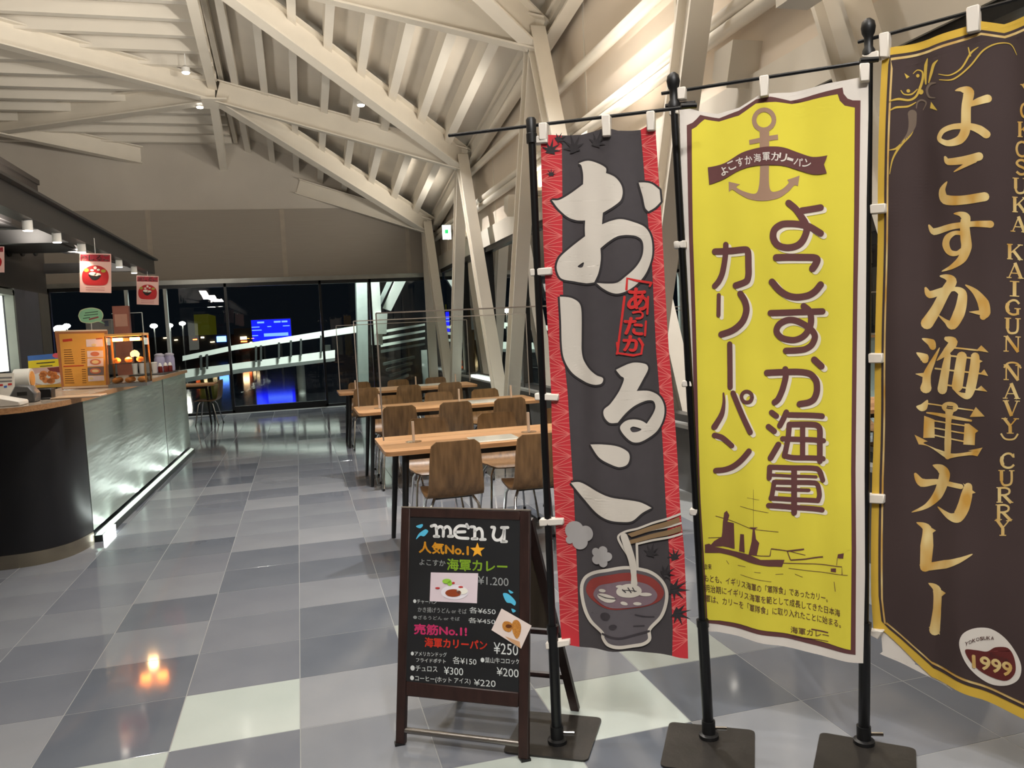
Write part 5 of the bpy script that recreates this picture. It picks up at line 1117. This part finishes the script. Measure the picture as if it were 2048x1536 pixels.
GS = [([(643,30),(700,25),(980,20),(1060,40),(1108,95),(1122,150),(1118,220),(1090,285),(1040,315),(958,328)],62),([(780,-40),(832,40),(820,100),(790,200),(750,280),(717,308)],58),
      ([(690,405),(735,438)],54),([(660,540),(715,583)],54),([(755,710),(680,838)],56),([(830,402),(800,470),(768,530)],54),([(850,428),(1172,445)],54),([(860,520),(1105,530),(1148,565),(1150,700),(1150,875)],56),
      ([(858,520),(848,640),(822,780),(812,815)],52),([(812,818),(900,838),(1182,852)],50),([(795,655),(1185,680)],50),([(985,540),(985,840)],50),
      ([(672,925),(900,935),(1115,948),(1150,975),(1178,1055)],50),([(672,930),(668,1028)],50),([(690,1000),(1115,1028)],30),([(715,1068),(1100,1085),(1132,1110),(1147,1200),(1132,1255)],46),([(715,1068),(695,1190),(684,1220)],46),([(684,1222),(1132,1255)],46),([(740,1132),(1045,1155)],34),([(662,1290),(1172,1340)],50),([(905,940),(905,1365)],56),
      ([(222,225,16),(226,320,30),(205,430,50),(140,545,58)],None),([(315,225),(400,420),(485,592)],54),([(450+52*math.cos(.5236*k), 258+52*math.sin(.5236*k)) for k in range(13)],36),([(142,625),(210,650),(303,728)],52),([(475,772),(400,860),(320,925),(240,957),(155,963)],54)]
GS[0] = ([(685,30)]+GS[0][0][1:], 62); GS[0] = ([(645,26),(760,20),(930,18),(1050,38),(1108,95),(1122,150),(1118,220),(1090,285),(1040,315),(958,328)], 62)
GS[1] = ([(820,-10),(824,60),(812,120),(788,200),(750,280),(717,308)], 58)
big = ZF(sum((t_stroke(p, w_) for p, w_ in FS), []))+ZG(sum((t_stroke(p, w_) for p, w_ in GS), []))
S.put('lettering_shadow', [tuple((x+6, y+5) for x, y in t_) for t_ in big], SHD, bn, 3, ML); S.put('big_lettering', big, MAR, bn, 4, ML)
ship = t_poly([(268,572),(300,565),(340,590),(480,625),(620,645),(700,680),(880,690),(860,745),(760,735),(600,700),(480,665),(380,640),(268,636)], smooth=False)+t_poly([(385,585),(400,480),(405,400),(415,330),(435,315),(455,350),(440,400),(490,410),(495,610)], smooth=False)+t_poly([(530,625),(540,490),(570,490),(575,630)], smooth=False)+t_poly([(605,645),(630,540),(640,445),(612,430),(680,430),(655,445),(665,520),(690,550),(670,645)], smooth=False)
ship += t_poly([(300,590),(340,545),(395,515),(400,590)], smooth=False)+t_poly([(1290,635),(1335,625),(1330,665),(1285,665)], smooth=False)+t_poly([(1235,750),(1275,745),(1275,775),(1235,775)], smooth=False)
for pl, w_ in (([(770,655),(778,600),(900,620),(925,690)],8),([(900,622),(1030,608)],12),([(925,692),(1040,685),(1175,665)],10),([(780,598),(930,625),(1040,655)],5),([(870,715),(1100,722),(1320,730),(1322,792)],6),([(350,352),(480,395),(620,440),(835,472)],4),([(645,140),(645,430)],2),([(540,275),(760,320)],3),([(595,205),(690,220)],2),([(540,805),(780,855)],3),([(910,755),(1100,780),(1365,795)],4),([(1285,665),(1280,720)],4),([(620,640),(700,650),(770,655)],6),([(295,520),(390,520)],4),([(430,700),(450,730)],3),([(520,735),(580,740)],3),([(650,775),(700,780)],3),([(810,800),(870,800)],3),([(1260,850),(1270,925)],4),([(960,800),(1020,825)],3)):
    ship += t_stroke(pl, w_, False, False)
S.put('warship_drawing', ZH(ship), MAR, bn, 3, ML)
def tl(body, p0, p1, hh, bold=.01): return t_text(body, (p0, p1, (p1[0], p1[1]+hh), (p0[0], p0[1]+hh)), bold)
for q_ in (('由来', (262, 720), (318, 724), 44), ('もとも、イギリス海軍の「軍隊食」であったカリー。', (262, 800), (1212, 958), 58), ('明治期にイギリス海軍を範として成長してきた日本海', (265, 880), (1306, 1062), 58), ('軍は、カリーを「軍隊食」に取り入れたことに始まる。', (270, 960), (1312, 1146), 58)):
    S.put('small_lettering', ZH(tl(*q_)), MAR, bn, 3, ML)
S.put('maker_lettering', ZH(tl('海軍カレー', (925, 1208), (1220, 1248), 52)+t_stroke([(1085, 1228), (1215, 1250)], 10, False)+t_stroke([(925, 1282), (1215, 1318)], 5, False)), MAR, bn, 3, ML)
tabs(S, bn, [[E_(628, 55), E_(692, 45), E_(692, 192), E_(632, 202)], [E_(1322, -30), E_(1392, -38), E_(1392, 88), E_(1326, 96)], [E_(60, 136), E_(118, 128), E_(118, 215), E_(62, 222)], [E_(0, 275), E_(62, 262), E_(68, 318), E_(4, 330)], [E_(34, 1200), E_(122, 1194), E_(124, 1248), E_(36, 1254)], [(1366, 760), (1384, 760), (1386, 772), (1366, 773)], [H_(160, 285), H_(222, 285), H_(222, 340), H_(160, 335)], [H_(222, 1325), H_(275, 1332), H_(275, 1385), H_(226, 1378)]], .022)

# ---------------- brown banner
t3, at3, h3 = stand((1728, 1490), (1738, 48), 'black pole with ball finial carrying the brown and gold curry banner', (1.671, 2.092), math.radians(-41.3))
g3 = (G(1728, 1490)+onv(1738, 52, G(1728, 1490)))/2; an = math.radians(-57.5)
S = Sheet(V((g3.x, g3.y, 0)), (math.cos(an), math.sin(an), 0), (0, 0, 1), rip(.016, .24, .3, .7, 2.0)); S.o = S.o-S.n*.016
crossbar(S, t3, at3, (1716, 84), (2190, -45))
bn = thing('curry_banner', 'dark brown cloth banner with gold border and gold lettering よこすか海軍カレー', 'banner', V((g3.x, g3.y, .35))+S.u*.3)
M_ = lambda x, y: (1700+x*.32554, y*.32554); L_ = lambda x, y: (1700+x*.38158, 950+y*.38158)
ZI = zoomer(1760, 130, .21477); ZJ = zoomer(1760, 440, .20839); ZK = zoomer(1760, 740, .20839); ZL = zoomer(1700, 950, .38158); ZM = zoomer(1700, 0, .32554)
BRC = mat('dark_brown_cloth', (62, 47, 45), .85, var=.05); GOLD = mat('gold_border_print', (212, 174, 62), .85, var=.06, scale=3); GOLD2 = mat('gold_print', (196, 148, 62), .8, rgb2=(226, 202, 140), scale=5, stretch=(5, 5, 2), detail=1); OLIVE = mat('dull_gold_print', (150, 120, 60), .85)
lf = [(1765, 122), (1756, 391), (1754, 500), (1749, 800), (1744, 950), (1744, 1190), (1748, 1256)]
topc = [(1778, 116), M_(250, 292), M_(480, 238), M_(720, 160), M_(800, 128), M_(940, 140), M_(1069, 92), (2110, 20), (2200, -12)]
botc = [(2200, 1520), (2110, 1472), (2048, 1442), L_(690, 1180), L_(420, 1065), L_(330, 975), (1772, 1264)]
S.put('cloth', t_poly(lf[:1]+topc+botc+lf[::-1][:-1], smooth=False), GOLD, bn, 0, ML, thick=.0006)
def shrink(dx0, dtop, dbot, dx1): return [(p[0]+dx0, max(p[1], 150) if i == 0 else p[1]) for i, p in enumerate(lf[:-1])]
il = [(1778, 130), (1770, 391), (1768, 500), (1763, 800), (1759, 950), (1760, 1190), (1765, 1240)]
it = [M_(250, 340), M_(480, 288), M_(720, 212), M_(800, 182), M_(940, 195), M_(1069, 150), (2110, 40), (2186, 12)]
ib = [(2186, 1490), (2110, 1452), (2048, 1420), L_(690, 1128), L_(430, 1018), L_(345, 935), (1778, 1256)]
S.put('dark_line', t_poly(il[:1]+it+ib+il[::-1][:-1], smooth=False), BRC, bn, 1, ML)
il2 = [(x+5, y+5) for x, y in il]; it2 = [(x+1, y+6) for x, y in it]; ib2 = [(x-2, y-8) for x, y in ib]
S.put('gold_line', t_poly(il2[:1]+it2+ib2+il2[::-1][:-1], smooth=False), GOLD2, bn, 2, ML)
il3 = [(x+9, y+8) for x, y in il]; it3 = [(x+2, y+11) for x, y in it]; ib3 = [(x-3, y-14) for x, y in ib]
S.put('brown_field', t_poly(il3[:1]+it3+ib3+il3[::-1][:-1], smooth=False), BRC, bn, 3, ML)
I_S = [[(715,246,10),(770,235,45),(835,262,104),(815,400,88),(812,560,92),(800,640,88),(750,706,80),(650,735,56),(580,712,44),(562,680,44),(600,620,46),(700,582,52),(850,580,60),(940,610,78),(1000,652,78)],[(850,378,40),(930,345,66),(1010,318,76)],[(618,865,24),(645,905,60),(800,890,74),(935,858,78)],[(890,890,60),(800,940,36),(700,998,8)],[(632,1090,8),(585,1170,62),(612,1252,92),(760,1262,84),(985,1230,84)]]
J_S = [[(460,50,20),(510,110,66),(700,62,58),(900,40,54),(1065,42,70)],[(715,-60,8),(780,-55,50),(825,-20,98),(818,60,92),(826,180,104),(832,260,104),(790,370,84),(690,450,44),(590,492,6)],[(800,130,40),(720,125,40),(650,170,64),(632,240,72),(670,310,58),(740,320,44),(790,280,30)],[(575,538,14),(640,548,56),(690,590,100),(620,700,100),(540,850,106),(450,990,118)],[(430,655,24),(470,715,72),(600,680,66),(720,662,40),(790,700,84),(790,790,100),(762,900,112),(700,1005,96),(640,975,40),(565,918,10)],[(825,624,10),(920,690,58),(1000,800,110),(1015,890,110),(1000,925,66)],[(1000,890,60),(865,882,6)],
       [(410,1140,14),(490,1180,80),(505,1215,66)],[(362,1275,14),(425,1320,84),(432,1345,60)],[(572,1228,8),(500,1370,50),(452,1480,72),(445,1560,78),(440,1612,104)],[(352,1475,6),(440,1492,56)],[(640,1138,40),(710,1170,90),(645,1260,72),(548,1348,8)],[(700,1222,16),(950,1248,16)],[(690,1302,16),(885,1322,16)],[(660,1300,60),(640,1400,80),(600,1622,100)],[(795,1310,98),(750,1590,108)],[(925,1310,84),(922,1400,98),(884,1600,96),(852,1680,72),(790,1672,40),(725,1632,8)],[(530,1425,16),(1000,1472,16)],[(650,1582,16),(935,1622,16)]]
K_S = [[(455,325,14),(900,382,14)],[(445,412,14),(640,442,40),(882,482,20)],[(675,360,110),(665,430,70),(658,500,58),(650,700,72),(645,830,60)],[(510,490,14),(830,532,14)],[(515,560,14),(830,606,14)],[(510,630,14),(810,682,14)],[(500,922,14),(570,950,84),(612,1000,116),(590,1100,108),(540,1210,92),(440,1310,48),(312,1360,6)],[(340,998,24),(400,1085,80),(550,1080,48),(780,1116,48)],[(850,1120,80),(835,1200,110),(802,1320,120),(750,1405,112),(680,1408,70),(610,1370,40),(545,1320,8)]]
L_S = [[(352,248,4),(400,282,44),(402,370,64),(396,480,54)],[(372,470,10),(402,482,40),(500,466,44),(580,440,28),(646,410,5)],[(412,568,4),(455,602,46),(456,700,44),(442,815,58)]]
gl = ZI(sum((t_stroke(p) for p in I_S), []))+ZJ(sum((t_stroke(p) for p in J_S), []))+ZK(sum((t_stroke(p) for p in K_S), []))+ZL(sum((t_stroke(p) for p in L_S), []))
def tri_(z, *ts): return sum((z([t_]) for t_ in ts), [])
gl += tri_(ZJ, ((935,1250),(985,1200),(1057,1268)), ((970,1475),(1015,1428),(1053,1492)), ((930,1628),(985,1585),(1045,1642)), ((880,1290),(1000,1352),(950,1378)))
gl += tri_(ZK, ((870,447),(930,350),(1017,440)), ((800,1082),(922,1175),(860,1192)))+ZK(t_poly([(352,350),(395,328),(455,288),(445,375),(395,396)])+t_disc((675, 355), 84, 52)+t_poly([(420,440),(515,480),(515,655),(410,655)], smooth=False)+t_poly([(820,510),(860,510),(952,580),(922,602),(915,718),(805,712)], smooth=False)+t_poly([(335,620,1),(450,690,1),(412,705),(520,758),(600,780),(645,795),(720,800),(840,785),(905,772,1),(850,770,1),(992,740,1),(940,825,1),(880,815),(740,832),(645,857,1),(580,820),(450,735),(370,715,1)]))
gl += tri_(ZL, ((392,262),(447,294),(412,318)), ((450,588),(506,615),(474,642)), ((410,800),(470,840),(462,780)))
S.put('big_lettering', gl, GOLD2, bn, 4, ML)
S.put('anchor_slots', ZK(t_stroke([(650,345),(705,350)], 9)+t_stroke([(645,362),(705,368)], 9)), BRC, bn, 5, ML)
SER = {'K': [((.2,0),(.2,1),.22),((.3,.45),(.85,1),.09),((.42,.58),(.86,0),.2),((.05,.03),(.38,.03),.07),((.05,.97),(.38,.97),.07),((.68,.97),(1,.97),.07),((.68,.03),(1,.03),.07)],
 'A': [((.5,1),(.12,0),.08),((.48,1),(.86,0),.22),((.25,.33),(.7,.33),.07),((0,.03),(.28,.03),.07),((.66,.03),(1.02,.03),.07)], 'I': [((.5,0),(.5,1),.24),((.22,.03),(.78,.03),.07),((.22,.97),(.78,.97),.07)],
 'U': [((.2,1),(.2,.3),(.3,.06),(.5,.02),(.72,.1),(.8,.35),(.8,1),.15),((.2,1),(.2,.3),.22),((.02,.97),(.4,.97),.07),((.65,.97),(.97,.97),.07)], 'N': [((.15,0),(.15,1),.09),((.15,1),(.85,0),.2),((.85,0),(.85,1),.09),((0,.97),(.25,.97),.07),((.68,.97),(1,.97),.07),((0,.03),(.3,.03),.07)],
 'V': [((.15,1),(.5,0),.22),((.5,0),(.86,1),.08),((0,.97),(.36,.97),.07),((.7,.97),(1,.97),.07)], 'Y': [((.15,1),(.5,.5),.2),((.5,.5),(.88,1),.09),((.5,.5),(.5,0),.22),((0,.97),(.35,.97),.07),((.7,.97),(1.02,.97),.07),((.3,.03),(.7,.03),.07)],
 'C': [((.88,.75),(.7,.95),(.45,.95),(.22,.75),(.18,.45),(.25,.18),(.48,.05),(.72,.08),(.9,.25),.15),((.22,.75),(.17,.5),(.24,.22),.24),((.88,.97),(.9,.7),.07)], 'G': [((.88,.75),(.7,.95),(.45,.95),(.22,.75),(.18,.45),(.25,.18),(.48,.05),(.72,.08),(.82,.2),.15),((.22,.75),(.17,.5),(.24,.22),.24),((.8,.05),(.8,.42),.18),((.6,.44),(.98,.44),.07)],
 'O': [((.5,.97),(.25,.85),(.15,.5),(.25,.15),(.5,.03),(.75,.15),(.85,.5),(.75,.85),(.5,.97),.16)], 'S': [((.8,.8),(.6,.95),(.35,.92),(.22,.75),(.35,.58),(.65,.45),(.8,.28),(.68,.08),(.42,.04),(.2,.2),.17)],
 'R': [((.2,0),(.2,1),.22),((.2,.95),(.55,.97),(.78,.85),(.76,.62),(.5,.5),(.2,.5),.14),((.45,.5),(.9,0),.2),((.02,.03),(.4,.03),.07),((.02,.97),(.3,.97),.07),((.75,.03),(1.02,.03),.07)],
 '(': [((0,-.1),(.2,.25),(.5,.35),(.8,.25),(1,-.1),.12)], ')': [((0,.9),(.2,.5),(.5,.4),(.8,.5),(1,.9),.12)]}
def serif(ch, cx, cy, w_, hh, sk=0):
    o = []
    for s_ in SER[ch]:
        pts = [(cx+(x-.5)*w_, cy-(y-.5)*hh+(x-.5)*w_*sk) for x, y in s_[:-1]]; o += t_stroke(pts, s_[-1]*w_*.9, False, len(pts) > 2)
    return o
col = [('Y', 2056, 184), ('O', 2053, 221), ('K', 2049, 259), ('O', 2044, 298), ('S', 2042, 334), ('U', 2040, 371), ('K', 2038, 409), ('A', 2036, 448)]
for ch, x, y in (('K',1285,305),('A',1290,485),('I',1285,660),('G',1270,840),('U',1272,1015),('N',1270,1190),('(',1275,1350),('N',1272,1462)): col.append((ch, 1760+x*.20839, 440+y*.20839))
for ch, x, y in (('A',1265,200),('V',1265,365),('Y',1252,535),(')',1245,655),('C',1222,870),('U',1215,1035),('R',1195,1200),('R',1187,1365),('Y',1180,1515)): col.append((ch, 1760+x*.20839, 740+y*.20839))
for w_ in (col[:8], col[8:20], col[20:]):
    S.put('latin_lettering', sum((serif(ch, x, y, 32, 31 if ch not in '()' else 24, .06) for ch, x, y in w_), []), GOLD2, bn, 4, ML)
orn = []
for pl in ([(105,345,10),(180,322,22),(270,326,20),(330,290,20),(372,200,26),(394,120,24),(388,60,16),(340,42,10),(302,75,6)],[(105,435,8),(160,402,18),(260,386,18),(330,345,6)],[(200,240,8),(228,274,12),(290,270,16),(342,222,8)],[(425,175,14),(420,80,30),(425,0,34),(440,-60,8)],[(455,165,12),(480,80,28),(505,0,30),(545,-40,6)],[(105,800,6),(170,780,20),(240,690,6)],[(330,520,6),(290,640,18),(205,750,20),(135,880,14),(105,1020,6)]): orn += ZI(t_stroke(pl))
for pl in ([(550,460,4),(620,467,8),(690,422,10),(745,330,12),(790,292,4)],[(555,495,4),(640,492,9),(740,412,10),(820,312,10),(900,265,8),(980,265,6),(1020,332,4)],[(730,295,6),(742,345,12)]): orn += ZM(t_stroke(pl))
orn += ZI(t_disc((378, 248), 24)+t_disc((262, 240), 16)+t_disc((345, 95), 16)+t_poly([(225,75),(270,105),(245,125)], smooth=False)+t_poly([(480,345),(545,430),(470,405)], smooth=False))
S.put('gold_scrolls', orn, mat('scroll_gold', (200, 168, 70), .85), bn, 4, ML)
orn = ZI(t_stroke([(525,172,10),(470,180,26),(437,232,26),(460,298,20),(522,312,6)])+t_stroke([(335,400,8),(345,345,16),(385,325,18),(430,352,14),(400,418,6)])+t_stroke([(300,455,80),(300,560,66),(265,650,30),(200,740,8)]))
S.put('dull_scrolls', orn, mat('scroll_dull', (112, 96, 82), .85), bn, 4, ML)
ov = [(580,880),(600,822),(660,795),(740,802),(812,850),(870,930),(898,1010),(880,1075),(820,1105),(740,1100),(670,1050),(610,970)]
S.put('logo_oval', ZL(t_poly(ov)), CLW, bn, 4, ML)
S.put('logo_curry', ZL(t_poly([(612,905),(670,912),(720,922),(765,900),(830,905),(862,960),(866,1035),(820,1078),(745,1062),(680,1020),(632,960)])), mat('logo_maroon', (96, 32, 28), .85), bn, 5, ML)
S.put('logo_year', ZL(t_text('1999', ((648, 935), (850, 985), (845, 1058), (650, 1002)), .05)), GOLD2, bn, 6, ML)
tr = []
for k, ch in enumerate('YOKOSUKA'): tr += t_text(ch, rectq(612+k*18.5, 868-14*math.sin((k+1)*.36)-k*3.2, 628+k*18.5, 886-14*math.sin((k+1)*.36)-k*3.2), .02)
S.put('logo_name', ZL(tr+t_text('Since', ((735, 925), (832, 955), (832, 978), (735, 948)), .0)), mat('logo_ink', (80, 40, 36), .85), bn, 6, ML)
S.put('white_hem', t_poly([L_(165, 832), L_(185, 822), L_(330, 925), L_(335, 1000), L_(400, 1030), L_(535, 1130), L_(430, 1080), L_(158, 935), L_(172, 925)], smooth=False), CLW, bn, -3, ML, thick=.0006)
tabs(S, bn, [[M_(190, 215), M_(250, 200), M_(248, 360), M_(196, 362)], [M_(722, 55), M_(800, 30), M_(804, 195), M_(724, 214)], [M_(88, 345), M_(190, 318), M_(192, 372), M_(92, 362)], [M_(100, 1262), M_(232, 1252), M_(232, 1310), M_(104, 1320)], [(1728, 706), (1770, 706), (1770, 725), (1729, 726)], [L_(72, 96), L_(190, 98), L_(188, 145), L_(72, 142)], [L_(72, 815), L_(130, 800), L_(188, 806), L_(160, 850), L_(74, 872)][:4]], .020)
bpy.data.objects.remove(_fo); bpy.data.curves.remove(_fc)
